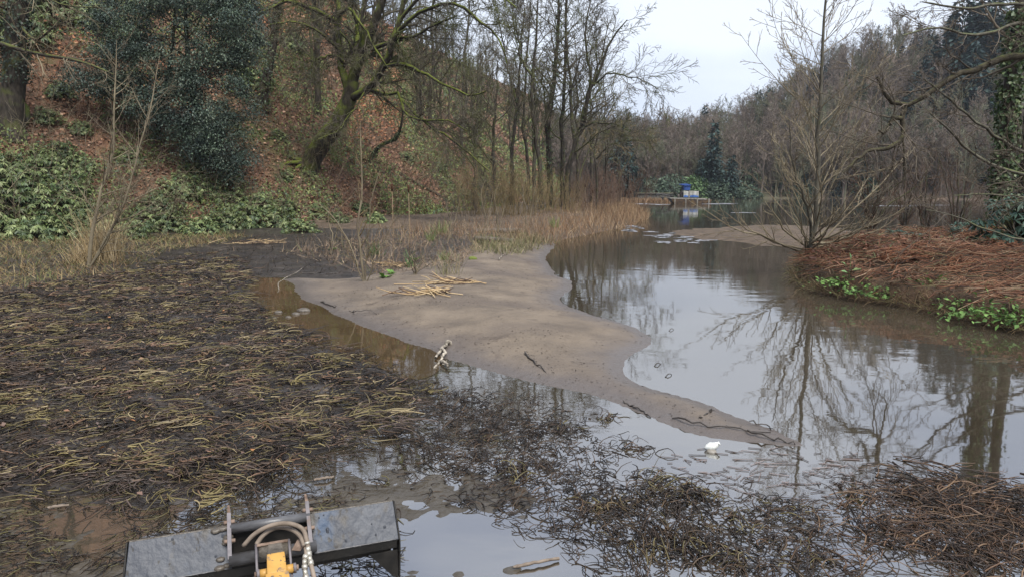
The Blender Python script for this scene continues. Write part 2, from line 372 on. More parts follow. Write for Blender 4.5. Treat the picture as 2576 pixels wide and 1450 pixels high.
# sand: drier tan crown, dark wet silt patches, a wet glossy rim near the waterline (by height of the ground)
def sand_material():
    m = mat('damp_sand', [(0.30, (0.080, 0.065, 0.053)), (0.5, (0.138, 0.110, 0.083)), (0.70, (0.185, 0.148, 0.110))], scale=1.1, detail=11, rough=0.75, spec=0.3, ramp2=[(0.35, 0.50, 0.66, (0.095, 0.076, 0.064)), (3.0, 0.60, 0.72, (0.085, 0.066, 0.052)), (34, 0.63, 0.69, (0.045, 0.035, 0.028)), (90, 0.62, 0.68, (0.23, 0.18, 0.13))])
    n, l = m.node_tree.nodes, m.node_tree.links; b = n['Principled BSDF']
    g = n.new('ShaderNodeNewGeometry'); s = n.new('ShaderNodeSeparateXYZ'); l.new(g.outputs['Position'], s.inputs[0])
    t = n.new('ShaderNodeTexNoise'); t.inputs['Scale'].default_value = 1.3; t.inputs['Detail'].default_value = 5; l.new(g.outputs['Position'], t.inputs['Vector'])
    a = n.new('ShaderNodeMath'); a.operation = 'MULTIPLY_ADD'; l.new(t.outputs['Fac'], a.inputs[0]); a.inputs[1].default_value = 0.05; l.new(s.outputs['Z'], a.inputs[2])
    mr = n.new('ShaderNodeMapRange'); mr.interpolation_type = 'SMOOTHSTEP'; mr.inputs[1].default_value = 0.035; mr.inputs[2].default_value = 0.13; mr.inputs[3].default_value = 0.0; mr.inputs[4].default_value = 1.0; l.new(a.outputs[0], mr.inputs[0])
    old = b.inputs['Base Color'].links[0].from_socket
    x = n.new('ShaderNodeMix'); x.data_type = 'RGBA'; l.new(mr.outputs[0], x.inputs[0]); x.inputs[6].default_value = (0.098, 0.083, 0.074, 1); l.new(old, x.inputs[7]); l.new(x.outputs[2], b.inputs['Base Color'])
    m2 = n.new('ShaderNodeMapRange'); l.new(mr.outputs[0], m2.inputs[0]); m2.inputs[3].default_value = 0.30; m2.inputs[4].default_value = 0.85; l.new(m2.outputs[0], b.inputs['Roughness'])
    t2 = n.new('ShaderNodeTexNoise'); t2.inputs['Scale'].default_value = 55; t2.inputs['Detail'].default_value = 3; l.new(g.outputs['Position'], t2.inputs['Vector'])
    t3 = n.new('ShaderNodeTexNoise'); t3.inputs['Scale'].default_value = 5; t3.inputs['Detail'].default_value = 6; l.new(g.outputs['Position'], t3.inputs['Vector'])
    ad = n.new('ShaderNodeMath'); ad.operation = 'MULTIPLY_ADD'; l.new(t2.outputs['Fac'], ad.inputs[0]); ad.inputs[1].default_value = 0.25; l.new(t3.outputs['Fac'], ad.inputs[2])
    bp = n.new('ShaderNodeBump'); bp.inputs['Strength'].default_value = 0.9; bp.inputs['Distance'].default_value = 0.04; l.new(ad.outputs[0], bp.inputs['Height']); l.new(bp.outputs[0], b.inputs['Normal'])
    return m
MT['sand'] = sand_material()

def water_material(name, c1, c2, sc=0.25, st=0.085, dist=0.05):
    m = bpy.data.materials.new(name); m.use_nodes = True
    n, l = m.node_tree.nodes, m.node_tree.links; b = n['Principled BSDF']
    b.inputs['Roughness'].default_value = 0.03; b.inputs['IOR'].default_value = 4.4
    g = n.new('ShaderNodeNewGeometry')
    t = n.new('ShaderNodeTexNoise'); t.inputs['Scale'].default_value = sc; t.inputs['Detail'].default_value = 6; l.new(g.outputs['Position'], t.inputs['Vector'])
    r = n.new('ShaderNodeValToRGB'); r.color_ramp.elements[0].position = 0.35; r.color_ramp.elements[0].color = (*c1, 1); r.color_ramp.elements[1].position = 0.65; r.color_ramp.elements[1].color = (*c2, 1)
    l.new(t.outputs['Fac'], r.inputs[0]); l.new(r.outputs[0], b.inputs['Base Color'])
    mp = n.new('ShaderNodeMapping'); mp.inputs['Scale'].default_value = (0.75, 1.5, 1); mp.inputs['Rotation'].default_value = (0, 0, 0.25); l.new(g.outputs['Position'], mp.inputs[0])
    w1 = n.new('ShaderNodeTexNoise'); w1.inputs['Scale'].default_value = 1.7; w1.inputs['Detail'].default_value = 3; w1.inputs['Roughness'].default_value = 0.45; l.new(mp.outputs[0], w1.inputs['Vector'])
    w2 = n.new('ShaderNodeTexNoise'); w2.inputs['Scale'].default_value = 0.22; w2.inputs['Detail'].default_value = 2; l.new(g.outputs['Position'], w2.inputs['Vector'])
    mr = n.new('ShaderNodeMapRange'); mr.inputs[1].default_value = 0.38; mr.inputs[2].default_value = 0.62; mr.inputs[3].default_value = st * 0.25; mr.inputs[4].default_value = st; l.new(w2.outputs['Fac'], mr.inputs[0])
    bp = n.new('ShaderNodeBump'); bp.inputs['Distance'].default_value = dist; l.new(mr.outputs[0], bp.inputs['Strength']); l.new(w1.outputs['Fac'], bp.inputs['Height']); l.new(bp.outputs[0], b.inputs['Normal'])
    return m
MT['water'] = water_material('murky_pond_water', (0.034, 0.027, 0.018), (0.052, 0.043, 0.031))
MT['puddle'] = water_material('amber_silt_water', (0.052, 0.033, 0.016), (0.072, 0.051, 0.029), sc=0.6, st=0.05)

# ------------------------------------------------------------------ setting: ground, water, hills, banks
TERR = []
def add_terr(me):
    TERR.append(me)
def sdist(X, Y, poly):
    """signed distance to a polygon, positive inside."""
    P = np.asarray(poly, float); Q = np.roll(P, -1, 0)
    x = X.ravel(); y = Y.ravel(); best = np.full(x.shape, 1e9); ins = np.zeros(x.shape, bool)
    for (ax, ay), (bx, by) in zip(P, Q):
        dx, dy = bx - ax, by - ay
        t = np.clip(((x - ax) * dx + (y - ay) * dy) / (dx * dx + dy * dy + 1e-12), 0, 1)
        best = np.minimum(best, np.hypot(x - ax - t * dx, y - ay - t * dy))
        c = ((ay > y) != (by > y)) & (x < (bx - ax) * (y - ay) / (by - ay + 1e-12) + ax)
        ins ^= c
    return np.where(ins, best, -best).reshape(X.shape)
def sstep(a, b, v):
    t = np.clip((v - a) / (b - a), 0, 1); return t * t * (3 - 2 * t)
def smooth_poly(poly, n=6):
    P = np.asarray(poly, float); P = np.concatenate([P[-2:], P, P[:2]]); out = []
    for i in range(2, len(P) - 2):
        a, b, c, d = P[i - 1], P[i], P[i + 1], P[i + 2]
        for k in range(n):
            t = k / n
            out.append(0.5 * (2 * b + (c - a) * t + (2 * a - 5 * b + 4 * c - d) * t * t + (3 * b - a - 3 * c + d) * t**3))
    return np.array(out)
def field(name, poly, res, zf, material, margin=0.6, label=None, ry=None):
    P = np.asarray(poly)
    x0, y0 = P.min(0) - margin; x1, y1 = P.max(0) + margin
    xs = np.arange(x0, x1 + res, res); ys = np.arange(y0, y1 + res, ry or res)
    X, Y = np.meshgrid(xs, ys)
    D = sdist(X, Y, poly)
    Z = zf(X, Y, D)
    keep = D > -margin
    cell = keep[:-1, :-1] & keep[1:, :-1] & keep[:-1, 1:] & keep[1:, 1:]
    ny, nx = X.shape; idx = np.arange(ny * nx).reshape(ny, nx)
    Fq = np.stack([idx[:-1, :-1], idx[:-1, 1:], idx[1:, 1:], idx[1:, :-1]], -1)[cell]
    used = np.unique(Fq); remap = np.full(ny * nx, -1); remap[used] = np.arange(len(used))
    V = np.stack([X, Y, Z], -1).reshape(-1, 3)[used]
    me = mesh_from(name, [(V, remap[Fq])])
    o = obj(name, me, material); tag(o, kind='structure')
    add_terr(me)
    return o
gp = lambda pts, z=0.0: np.array([G(x, y, z)[:2] for x, y in pts])

# the ground sheet that reaches the horizon, under the pond
o = obj('ground', [(np.array([[-420, -120, -0.9], [420, -120, -0.9], [420, 520, -0.9], [-420, 520, -0.9]]), np.array([[0, 1, 2, 3]]))], MT['farhill']); tag(o, kind='structure')
o = obj('water', [(np.array([[-70, -8, 0], [230, -8, 0], [230, 260, 0], [-70, 260, 0.0]]), np.array([[0, 1, 2, 3]]))], MT['water']); tag(o, kind='structure')

# sandbar
SAND_PX = [(715, 702), (738, 714), (748, 742), (800, 770), (850, 795), (900, 815), (960, 840), (1020, 862), (1078, 878), (1110, 896), (1160, 912), (1230, 930),
           (1310, 952), (1400, 975), (1500, 995), (1580, 1022), (1650, 1052), (1730, 1086), (1800, 1102), (1900, 1112), (2010, 1118), (1950, 1082), (1900, 1065),
           (1830, 1040), (1760, 1012), (1680, 990), (1620, 970), (1578, 942), (1563, 912), (1585, 888), (1630, 868), (1640, 855), (1605, 830), (1545, 806), (1470, 785),
           (1422, 766), (1410, 745), (1442, 722), (1432, 705), (1397, 690), (1380, 665), (1372, 645), (1395, 618), (1380, 605), (1300, 604), (1200, 618), (1110, 645), (1030, 668), (940, 690), (860, 702), (780, 700)]
SAND = smooth_poly(gp(SAND_PX), 3)
def zsand(X, Y, D):
    far = sstep(14, 26, Y); D = D + 0.05 * fbm(X, Y, 3.2, 3, 2) * sstep(-.5, .1, D)
    h = 0.05 * sstep(0, 0.35, D) + 0.17 * sstep(0.1, 2.2, D) + 0.12 * far * sstep(0.3, 3, D)
    h += 0.010 * fbm(X, Y, 1.4, 4, 1) * sstep(0, 1.0, D) + 0.006 * fbm(X, Y, 9, 2, 2) * sstep(0, 0.4, D)
    return np.where(D > 0, h + 0.004, np.maximum(D * 0.22, -0.25) + 0.004)
field('sandbar', SAND, 0.10, zsand, MT['sand'])

# black mud flat beneath the weed mat
MUD_PX = [(-420, 1290), (0, 1250), (180, 1262), (340, 1285), (520, 1260), (700, 1190), (860, 1120), (960, 1040), (1010, 960), (930, 905), (820, 868), (700, 815), (650, 770), (620, 725), (618, 700), (700, 698), (780, 704), (880, 712), (1000, 690), (1100, 660), (1200, 630), (1310, 606), (1250, 588), (1100, 576), (850, 572), (400, 590), (0, 610), (-500, 640), (-900, 800)]
MUD = smooth_poly(gp(MUD_PX), 2)
def zmud(X, Y, D):
    h = 0.045 * sstep(0.0, 1.2, D) + 0.05 * fbm(X, Y, 1.6, 4, 3) * sstep(0, 1.5, D) + 0.02 * fbm(X, Y, 7, 3, 5) * sstep(0, .5, D) + 0.24 * sstep(18, 27, Y) * sstep(0, 1.5, D)
    return np.where(D > 0, h, np.maximum(D * 0.15, -0.2))
field('mud_flat', MUD, 0.14, zmud, MT['mud'])

# silt shoal round the blade, barely awash
SHOAL = smooth_poly(gp([(-300, 1300), (0, 1255), (330, 1315), (700, 1240), (900, 1170), (1060, 1150), (1260, 1190), (1430, 1280), (1420, 1380), (1250, 1460), (900, 1560), (0, 1620), (-300, 1560)]), 3)
def zshoal(X, Y, D):
    return np.where(D > 0, -0.003 + 0.020 * fbm(X, Y, 3.0, 5, 10) * sstep(0, .3, D) + 0.006 * fbm(X, Y, 17, 3, 4), np.maximum(D * .2, -.12) - .010)
field('silt_shoal', SHOAL, 0.035, zshoal, MT['silt'], margin=0.3)

# amber puddle between the weed mat and the sand
PUD_PX = [(632, 705), (720, 704), (760, 745), (820, 775), (900, 812), (1000, 850), (1075, 872), (1110, 898), (1105, 930), (1070, 950), (1020, 955), (980, 935), (880, 895), (780, 862), (690, 815), (640, 770)]
PUD = smooth_poly(gp(PUD_PX), 3)
import bmesh
bm = bmesh.new(); bm.faces.new([bm.verts.new((x, y, 0.004)) for x, y in PUD]); bmesh.ops.triangulate(bm, faces=bm.faces[:])
me = bpy.data.meshes.new('puddle'); bm.to_mesh(me); bm.free()
tag(obj('puddle', me, MT['puddle']), kind='structure')

# flat reedy land running back to the foot of the hill
REED_PX = [(1372, 622), (1400, 606), (1480, 590), (1560, 574), (1622, 550), (1606, 534), (1585, 520)]
REED = np.concatenate([gp(REED_PX), [(14.5, 96), (17, 118), (14, 150), (0, 150), (-12, 60), (-22, 34), (-12, 33), (-4, 31)]])
def zreed(X, Y, D):
    h = 0.12 * sstep(0, 0.6, D) + 0.45 * sstep(0.5, 9, D) + 0.05 * fbm(X, Y, 1.1, 4, 4) * sstep(0, 1, D)
    return np.where(D > 0, h, np.maximum(D * 0.3, -0.3))
field('reed_bank', REED, 0.4, zreed, MT['reedsoil'])

# spit of mud and scum beyond the stream
SPIT = smooth_poly(gp([(1660, 590), (1760, 604), (1850, 612), (1950, 622), (2040, 630), (2130, 610), (2190, 590), (2120, 574), (2000, 566), (1880, 566), (1780, 572), (1700, 580)]), 3)
def zspit(X, Y, D):
    lx = sstep(6.5, 10.0, X)
    h = -0.012 + 0.05 * fbm(X, Y, 2.2, 4, 6) * 0.5 + lx * 0.08 * sstep(0, 2.0, D)
    return np.where(D > 0, h, np.maximum(D * 0.2, -0.2) - 0.012)
field('mud_spit', SPIT, 0.16, zspit, MT['reedsoil'])

# bracken bank on the right
BANK = np.array([(8.0, 19.6), (7.45, 18.2), (7.15, 16.6), (7.2, 15.6), (7.6, 14.6), (8.15, 13.7), (8.3, 12.6), (8.6, 11.4), (9.3, 9.8), (11, 7), (30, 6), (42, 22), (30, 31), (22, 30.5), (17, 27.5), (12.5, 25.5), (10, 23.5), (8.8, 21.3)])
BANK = smooth_poly(BANK, 3)
def zbank(X, Y, D):
    h = 0.42 * sstep(0, 0.22, D) + 0.34 * sstep(0.2, 2.6, D) + (0.16 * fbm(X, Y, 1.0, 4, 7) + 0.12 * fbm(X, Y, 2.6, 3, 9)) * sstep(0, 1.2, D)
    return np.where(D > 0, h, np.maximum(D * 1.2, -0.5))
field('river_bank', BANK, 0.16, zbank, MT['bank'])

# hills swept back from their feet
def hill(name, foot, prof, smax, nu, nv, material, nseed, amp, side=1):
    P = resample(np.c_[np.asarray(foot, float), np.zeros(len(foot))], nu)[:, :2]
    T = norm(np.gradient(P, axis=0)); N = np.stack([-T[:, 1], T[:, 0]], 1) * side
    for _ in range(30): N = norm(np.concatenate([N[:1], (N[:-2] + 2 * N[1:-1] + N[2:]) / 4, N[-1:]]))
    s = np.concatenate([[-4, -1.5], np.linspace(0, 1, nv) ** 1.5 * smax])
    X = P[:, None, 0] + N[:, None, 0] * s; Y = P[:, None, 1] + N[:, None, 1] * s
    Z = prof(np.broadcast_to(s, X.shape), X, Y) + amp * fbm(X, Y, 0.22, 5, nseed) * sstep(0, 8, s)
    V = np.stack([X, Y, Z], -1); nu_, nv_ = X.shape
    idx = np.arange(nu_ * nv_).reshape(nu_, nv_)
    Fq = np.stack([idx[:-1, :-1], idx[1:, :-1], idx[1:, 1:], idx[:-1, 1:]], -1).reshape(-1, 4)
    if side > 0: Fq = Fq[:, ::-1]
    me = mesh_from(name, [(V.reshape(-1, 3), Fq)])
    tag(obj(name, me, material), kind='structure'); add_terr(me)
    return V, s
def prof_left(s, X, Y):
    return np.where(s < 0, s * 0.25 + 0.1, 0.1 + 0.9 * np.minimum(s, 40) - 0.35 * np.exp(-np.maximum(s, 0) / 3.0) + 0.35 + 0.4 * np.maximum(s - 40, 0))
HL, HLs = hill('hillside', [(-75, -12), (-45, 8), (-30, 20), (-20.7, 29.5), (-10.7, 39.5), (-5.0, 50), (-1, 70), (5, 110), (13, 150), (26, 200), (50, 280)], prof_left, 75, 190, 70, MT['hill'], 11, 1.1, 1)
def prof_far(s, X, Y):
    k = 0.17 + 0.36 * sstep(0.24, 0.52, X / np.maximum(Y, 20.0))
    return np.where(s < 0, s * 0.2 + 0.1, 0.1 + k * np.minimum(s, 70) + 0.08 * np.maximum(s - 70, 0) + 0.8 * sstep(0, 3, s))
HR, HRs = hill('far_hillside', [(190, -10), (165, 50), (125, 98), (92, 126), (64, 145), (38, 151), (22, 152), (8, 152), (-8, 152)], prof_far, 150, 120, 50, MT['farhill'], 12, 2.0, -1)

# ray casting onto the terrain to stand things on it
_v, _f, _o = [], [], 0
for me in TERR:
    a = np.zeros(len(me.vertices) * 3, np.float32); me.vertices.foreach_get('co', a); a = a.reshape(-1, 3)
    b = np.zeros(len(me.loops), np.int32); me.loops.foreach_get('vertex_index', b)
    _v.append(a); _f.append(b.reshape(-1, 4) + _o); _o += len(a)
BVH = BVHTree.FromPolygons(np.concatenate(_v).tolist(), np.concatenate(_f).tolist())
def hit(px, py):
    d = Vector(ray(px, py)).normalized(); h = BVH.ray_cast(Vector(CAMP), d)
    if h[0] is None or h[0].z < 0: return G(px, py, 0.0) if d.z < -0.005 else None
    return np.array(h[0])
def drop(x, y):
    h = BVH.ray_cast(Vector((x, y, 200)), Vector((0, 0, -1)))
    return 0.0 if h[0] is None else max(h[0].z, 0.0)
def dropn(x, y):
    h = BVH.ray_cast(Vector((x, y, 200)), Vector((0, 0, -1)))
    return (0.0, Vector((0, 0, 1))) if h[0] is None else (h[0].z, h[1])
def on_hill(V, u, k):
    nu, nv = V.shape[:2]; i = min(int(u), nu - 2); j = min(int(k), nv - 2); a, b = u - i, k - j
    return (V[i, j] * (1 - a) + V[i + 1, j] * a) * (1 - b) + (V[i, j + 1] * (1 - a) + V[i + 1, j + 1] * a) * b

def scatter(name, meshes, pts, rot, scl, idx, label, cat):
    """one object of kind stuff: mesh variants instanced on points."""
    c = bpy.data.collections.new(name + '_sources')
    for k, m in enumerate(meshes):
        c.objects.link(bpy.data.objects.new(f'{name}_source_{k:02d}', m))
    me = bpy.data.meshes.new(name); n = len(pts)
    me.vertices.add(n); me.vertices.foreach_set('co', np.asarray(pts, np.float32).ravel())
    a = me.attributes.new('rot', 'FLOAT_VECTOR', 'POINT'); a.data.foreach_set('vector', np.asarray(rot, np.float32).ravel())
    a = me.attributes.new('scl', 'FLOAT', 'POINT'); a.data.foreach_set('value', np.asarray(scl, np.float32).ravel())
    a = me.attributes.new('idx', 'INT', 'POINT'); a.data.foreach_set('value', np.asarray(idx, np.int32).ravel())
    me.update()
    o = bpy.data.objects.new(name, me); col.objects.link(o); tag(o, label, cat, kind='stuff')
    ng = bpy.data.node_groups.new(name, 'GeometryNodeTree')
    ng.interface.new_socket('Geometry', in_out='INPUT', socket_type='NodeSocketGeometry'); ng.interface.new_socket('Geometry', in_out='OUTPUT', socket_type='NodeSocketGeometry')
    N, L = ng.nodes, ng.links
    gi = N.new('NodeGroupInput'); go = N.new('NodeGroupOutput'); ip = N.new('GeometryNodeInstanceOnPoints'); ci = N.new('GeometryNodeCollectionInfo')
    ci.inputs['Collection'].default_value = c; ci.inputs['Separate Children'].default_value = True; ci.inputs['Reset Children'].default_value = True
    def na(nm, ty):
        x = N.new('GeometryNodeInputNamedAttribute'); x.data_type = ty; x.inputs['Name'].default_value = nm; return x.outputs['Attribute']
    L.new(gi.outputs[0], ip.inputs['Points']); L.new(ci.outputs[0], ip.inputs['Instance']); ip.inputs['Pick Instance'].default_value = True
    L.new(na('idx', 'INT'), ip.inputs['Instance Index']); L.new(na('rot', 'FLOAT_VECTOR'), ip.inputs['Rotation']); L.new(na('scl', 'FLOAT'), ip.inputs['Scale'])
    L.new(ip.outputs[0], go.inputs[0])
    md = o.modifiers.new('scatter', 'NODES'); md.node_group = ng
    return o

# ------------------------------------------------------------------ trees
def limbs_to(limbs, base, K=14):
    """limbs: (points, r0, r1) in world space -> stacked local polylines and radii."""
    P = np.stack([resample(np.asarray(p) - base, K) for p, a, b in limbs])
    Rd = np.stack([np.linspace(1, 0, K) ** 0.8 * (a - b) + b for p, a, b in limbs])
    return P, Rd
def jitter_line(P, amt):
    K = P.shape[1]; w = np.sin(np.linspace(0, math.pi, K))[None, :, None]
    return P + R.normal(size=P.shape) * amt * w
def ivy(P, Rd, n, size=0.11, zmax=99, C=((0.035, 0.06, 0.022), (0.06, 0.085, 0.03), (0.10, 0.12, 0.05))):
    N, K = P.shape[:2]; i = R.integers(0, N, n); f = R.random(n) * (K - 1.001); k = f.astype(int); w = (f - k)[:, None]
    c = P[i, k] * (1 - w) + P[i, k + 1] * w; r = Rd[i, k]
    a = R.random(n) * 6.283; o = np.stack([np.cos(a), np.sin(a), np.zeros(n)], 1)
    pos = c + o * (r + np.abs(R.normal(size=n)) * size * 0.8)[:, None]
    d = norm(o * 0.5 + np.array([0, 0, -0.7]) + R.normal(size=(n, 3)) * 0.5)
    return leaves(pos, d, norm(o + R.normal(size=(n, 3)) * 0.3), size * R.uniform(0.7, 1.3, n), size * R.uniform(0.7, 1.1, n), pick(C, (5, 4, 1), n))
def bare_variant(h, r, lean=0.05, nb=16, ang=0.75, l1=0.42, n2=7, n3=4, trop=0.10, split=0, Kt=12, low=0.28, rmin=0.006, K3=4):
    """trunk and crown chunks of one leafless tree with its base at the origin."""
    z = np.linspace(0, 1, Kt); a = R.random() * 6.28
    P = np.stack([np.cos(a) * lean * h * z**1.4, np.sin(a) * lean * h * z**1.4, z * h], 1)[None]
    P = jitter_line(P, 0.012 * h); Rd = ((1 - z) ** 0.75 * r * 0.93 + r * 0.07)[None]
    Rd[:, 0] *= 1.35
    if split:
        Q, S = grow(P, Rd, split, 0.12, 0.45, 0.45, 0.75, Kt, 0.10, (0, 0, 0.12), 0.75, tip=0.1, taper=0.2)
        P = np.concatenate([P, Q]); Rd = np.concatenate([Rd, S])
    B1, S1 = grow(P, Rd, nb, low, 0.98, ang, l1, 7, 0.13, (0, 0, trop), 0.5, tip=0.2, taper=0.55)
    B2, S2 = grow(B1, S1, n2, 0.2, 1.0, 0.75, 0.5, 5, 0.16, (0, 0, trop * 0.6), 0.55, tip=0.3, taper=0.4, rmin=rmin * 1.2)
    B3, S3 = grow(B2, S2, n3, 0.2, 1.0, 0.75, 0.55, K3, 0.20, (0, 0, trop * 0.4), 0.6, tip=0.4, taper=0.3, rmin=rmin)
    return [tubes(P, Rd, 7)], [tubes(B1, S1, 5), tubes(B2, S2, 3), tubes(B3, S3, 3)]
def stand(name, label, cat, loc, trunk_me, crown_me, tm, cm, rz=0.0, s=1.0, group=None, crown='crown', extra=()):
    t = thing(name, label, cat, loc, rz, group); t.scale = (s, s, s)
    obj('trunk', trunk_me, tm, t); c = obj(crown, crown_me, cm, t)
    if crown in ('crown', 'foliage'): c['kind'] = 'stuff'
    for nm, m, mm in extra: obj(nm, m, mm, t)['kind'] = 'stuff'
    return t

# --- the big leaning mossy tree on the slope
b0 = hit(775, 430); YB = b0[1]
def L(*pts): return [at(x, y, YB + dy) for x, y, dy in pts]
tr = [([b0 - np.array([0.3, 0, 0.8])] + L((782, 410, 0), (805, 368, -.2), (850, 308, -.4), (876, 258, -.5), (886, 205, -.5)), 0.62, 0.40)]
leaders = [(L((880, 235, -.5), (858, 160, .6), (850, 78, 1.2), (852, 0, 1.6), (846, -90, 2)), 0.26, 0.09),
           (L((884, 215, -.5), (902, 150, -.8), (922, 100, -1), (950, 40, -1.2), (972, -30, -1.4), (995, -110, -1.2)), 0.34, 0.10),
           (L((890, 180, -.5), (898, 120, .6), (902, 70, 1.4), (920, 0, 2), (930, -80, 2.2)), 0.24, 0.08),
           (L((878, 250, -.5), (930, 222, -1.4), (966, 165, -2.2), (996, 78, -2.6), (1016, 0, -2.8), (1030, -80, -3)), 0.26, 0.08)]
minor = [(L((852, 45, 1.2), (866, 26, 0), (882, 22, -1), (900, 46, -1.6), (926, 92, -2), (956, 142, -2.4), (984, 184, -2.8)), 0.10, 0.04),
         (L((850, 50, 1.2), (863, 92, .2), (886, 118, -.6), (892, 150, -1)), 0.08, 0.03),
         (L((850, 55, 1.2), (800, 30, 1), (765, 16, .6), (725, 2, 0), (690, 15, -.6), (655, 36, -1), (620, 60, -1)), 0.15, 0.03),
         (L((856, 130, .6), (830, 105, 0), (790, 72, -.8), (730, 56, -1.4), (680, 62, -1.8)), 0.09, 0.025),
         (L((866, 160, .2), (845, 140, -.3), (806, 146, -1), (782, 170, -1.4), (770, 192, -1.5)), 0.08, 0.03),
         (L((935, 125, -1.2), (995, 101, -2), (1046, 90, -3), (1092, 64, -3.6), (1150, 40, -4)), 0.13, 0.03),
         (L((962, 170, -2.2), (1012, 160, -3), (1070, 186, -4), (1122, 212, -4.6), (1192, 240, -5.4), (1226, 228, -5.8)), 0.12, 0.03),
         (L((900, 60, 1), (870, 0, .4), (820, -40, 0), (760, -60, -.5)), 0.09, 0.03),
         (L((990, 90, -2.6), (1060, 30, -3.4), (1130, 10, -4.2), (1210, 50, -5), (1260, 110, -5.6), (1275, 160, -6)), 0.12, 0.03),
         (L((1000, 60, -2.6), (1070, -20, -3.6), (1150, -50, -4.6), (1230, -30, -5.4), (1300, 20, -6)), 0.11, 0.03),
         (L((930, 222, -1.4), (975, 240, -2.4), (1005, 236, -3), (1012, 280, -3.4), (1050, 300, -4), (1130, 306, -5), (1175, 330, -5.4)), 0.10, 0.025),
         (L((1005, 245, -3), (1060, 300, -4), (1130, 350, -4.8), (1195, 400, -5.4), (1230, 430, -5.8)), 0.09, 0.025),
         (L((920, 226, -1.3), (880, 290, -2.2), (850, 330, -2.6), (800, 350, -3)), 0.05, 0.02)]
t = thing('leaning_tree', 'large mossy multi-stemmed tree leaning from the leaf-strewn slope', 'tree', b0)
Pt, Rt = limbs_to(tr, b0, 14); Rt[:, 0] *= 1.25
obj('trunk', [tubes(jitter_line(Pt, 0.04), Rt, 12)], MT['bark_moss'], t)
Pl, Rl = limbs_to(leaders, b0, 14); Pm, Rm = limbs_to(minor, b0, 14)
Pl = jitter_line(Pl, 0.05); Pm = jitter_line(Pm, 0.05)
for k in range(len(Pl)): obj('limb', [tubes(Pl[k:k + 1], Rl[k:k + 1], 9)], MT['bark_moss'], t)
for k in range(len(Pm)): obj('branch', [tubes(Pm[k:k + 1], Rm[k:k + 1], 7)], MT['bark_moss'], t)
B0, S0 = grow(np.concatenate([Pl, Pm]), np.concatenate([Rl, Rm]), 14, 0.15, 0.98, 0.8, 0.35, 8, 0.16, (0.02, -0.01, -0.03), 0.45, tip=0.25, taper=0.3, absl=5.5 / 0.35 * 0.55)
B1, S1 = grow(B0, S0, 7, 0.15, 1, 0.7, 0.55, 6, 0.2, (0.02, 0, -0.06), 0.55, tip=0.3, taper=0.4, rmin=0.014)
B2, S2 = grow(B1, S1, 6, 0.15, 1, 0.7, 0.6, 3, 0.22, (0, 0, -0.06), 0.7, tip=0.6, taper=0.3, rmin=0.012)
obj('crown', [tubes(B0, S0, 5), tubes(B1, S1, 3), tubes(B2, S2, 3)], MT['twig_dark'], t)['kind'] = 'stuff'
rt = []
for px, py in ((735, 400), (745, 425), (812, 425), (790, 445), (720, 412)):
    e = hit(px, py); e = b0 + np.array([(px - 775) * 0.03, -0.4, -0.6]) if e is None else e
    rt.append(([b0 + np.array([0, 0, 0.5]), (b0 + e) / 2 + np.array([0, 0, .25]), e, e + (e - b0) * 0.2 - np.array([0, 0, .3])], 0.22, 0.06))
for q in rt:
    Pr, Rr = limbs_to([q], b0, 8); obj('root', [tubes(Pr, Rr, 7)], MT['bark_moss'], t)
# broken ivy-clad bough hanging below it
b1 = hit(925, 405)
bl = [(np.array([b1 - [0, 0, .3], at(950, 372, b1[1] - .5), at(1000, 342, b1[1] - 1.5), at(1012, 300, b1[1] - 2), at(1010, 255, b1[1] - 2.2), at(1000, 236, b1[1] - 2.2)]), 0.13, 0.05)]
P, Q = limbs_to(bl, b1, 14); B1, S1 = grow(P, Q, 12, 0.2, 1, 0.8, 0.35, 6, 0.2, (0, 0, -0.1), 0.4); B2, S2 = grow(B1, S1, 6, 0.1, 1, 0.7, 0.5, 4, 0.2, (0, 0, -.1), 0.6, rmin=0.007)
t = thing('fallen_bough', 'ivy-clad bent bough hanging under the leaning mossy tree', 'branch', b1)
obj('stem', [tubes(P, Q, 7)], MT['bark'], t); obj('twigs', [tubes(B1, S1, 3), tubes(B2, S2, 3)], MT['twig_dark'], t)['kind'] = 'stuff'
obj('ivy', [ivy(P[:, :9], Q[:, :9], 500, 0.10)], MT['leaf'], t)['kind'] = 'stuff'
b1 = hit(1065, 475)
P, Q = limbs_to([(np.array([hit(1000, 437) + [0, 0, .15], hit(1065, 475) + [0, 0, .15], hit(1110, 500) + [0, 0, .12], G(1160, 528, .1)]), 0.10, 0.05)], b1, 12)
tag(obj('fallen_log', [tubes(jitter_line(P, .05), Q, 7)], MT['bark'], loc=b1), 'dark thin fallen trunk sloping down the bank to the ditch', 'log')

# --- ivy tree left of it, and two more slope trunks
def slope_tree(px, py, pts, r0, r1, label, ivn, group=None, crown_n=9, mtl='bark'):
    b = hit(px, py); Y = b[1]
    P, Q = limbs_to([([b - [0, 0, .4]] + [at(x, y, Y + dy) for x, y, dy in pts], r0, r1)], b, 14); P = jitter_line(P, 0.05); Q[:, 0] *= 1.3
    B1, S1 = grow(P, Q, crown_n, 0.35, 1, 0.9, 0.3, 7, 0.15, (0, 0, 0.04), 0.4); B2, S2 = grow(B1, S1, 7, 0.15, 1, 0.75, 0.5, 5, 0.2, (0, 0, 0), 0.5, rmin=0.008); B3, S3 = grow(B2, S2, 4, 0.15, 1, 0.75, 0.5, 4, 0.2, (0, 0, -.02), 0.6, rmin=0.010)
    ex = [('ivy', [ivy(P, Q, ivn, 0.13)], MT['leaf'])] if ivn else []
    return stand('slope_tree', label, 'tree', b, [tubes(P, Q, 9)], [tubes(B1, S1, 4), tubes(B2, S2, 3), tubes(B3, S3, 3)], MT[mtl], MT['twig_dark'], group=group, extra=ex)
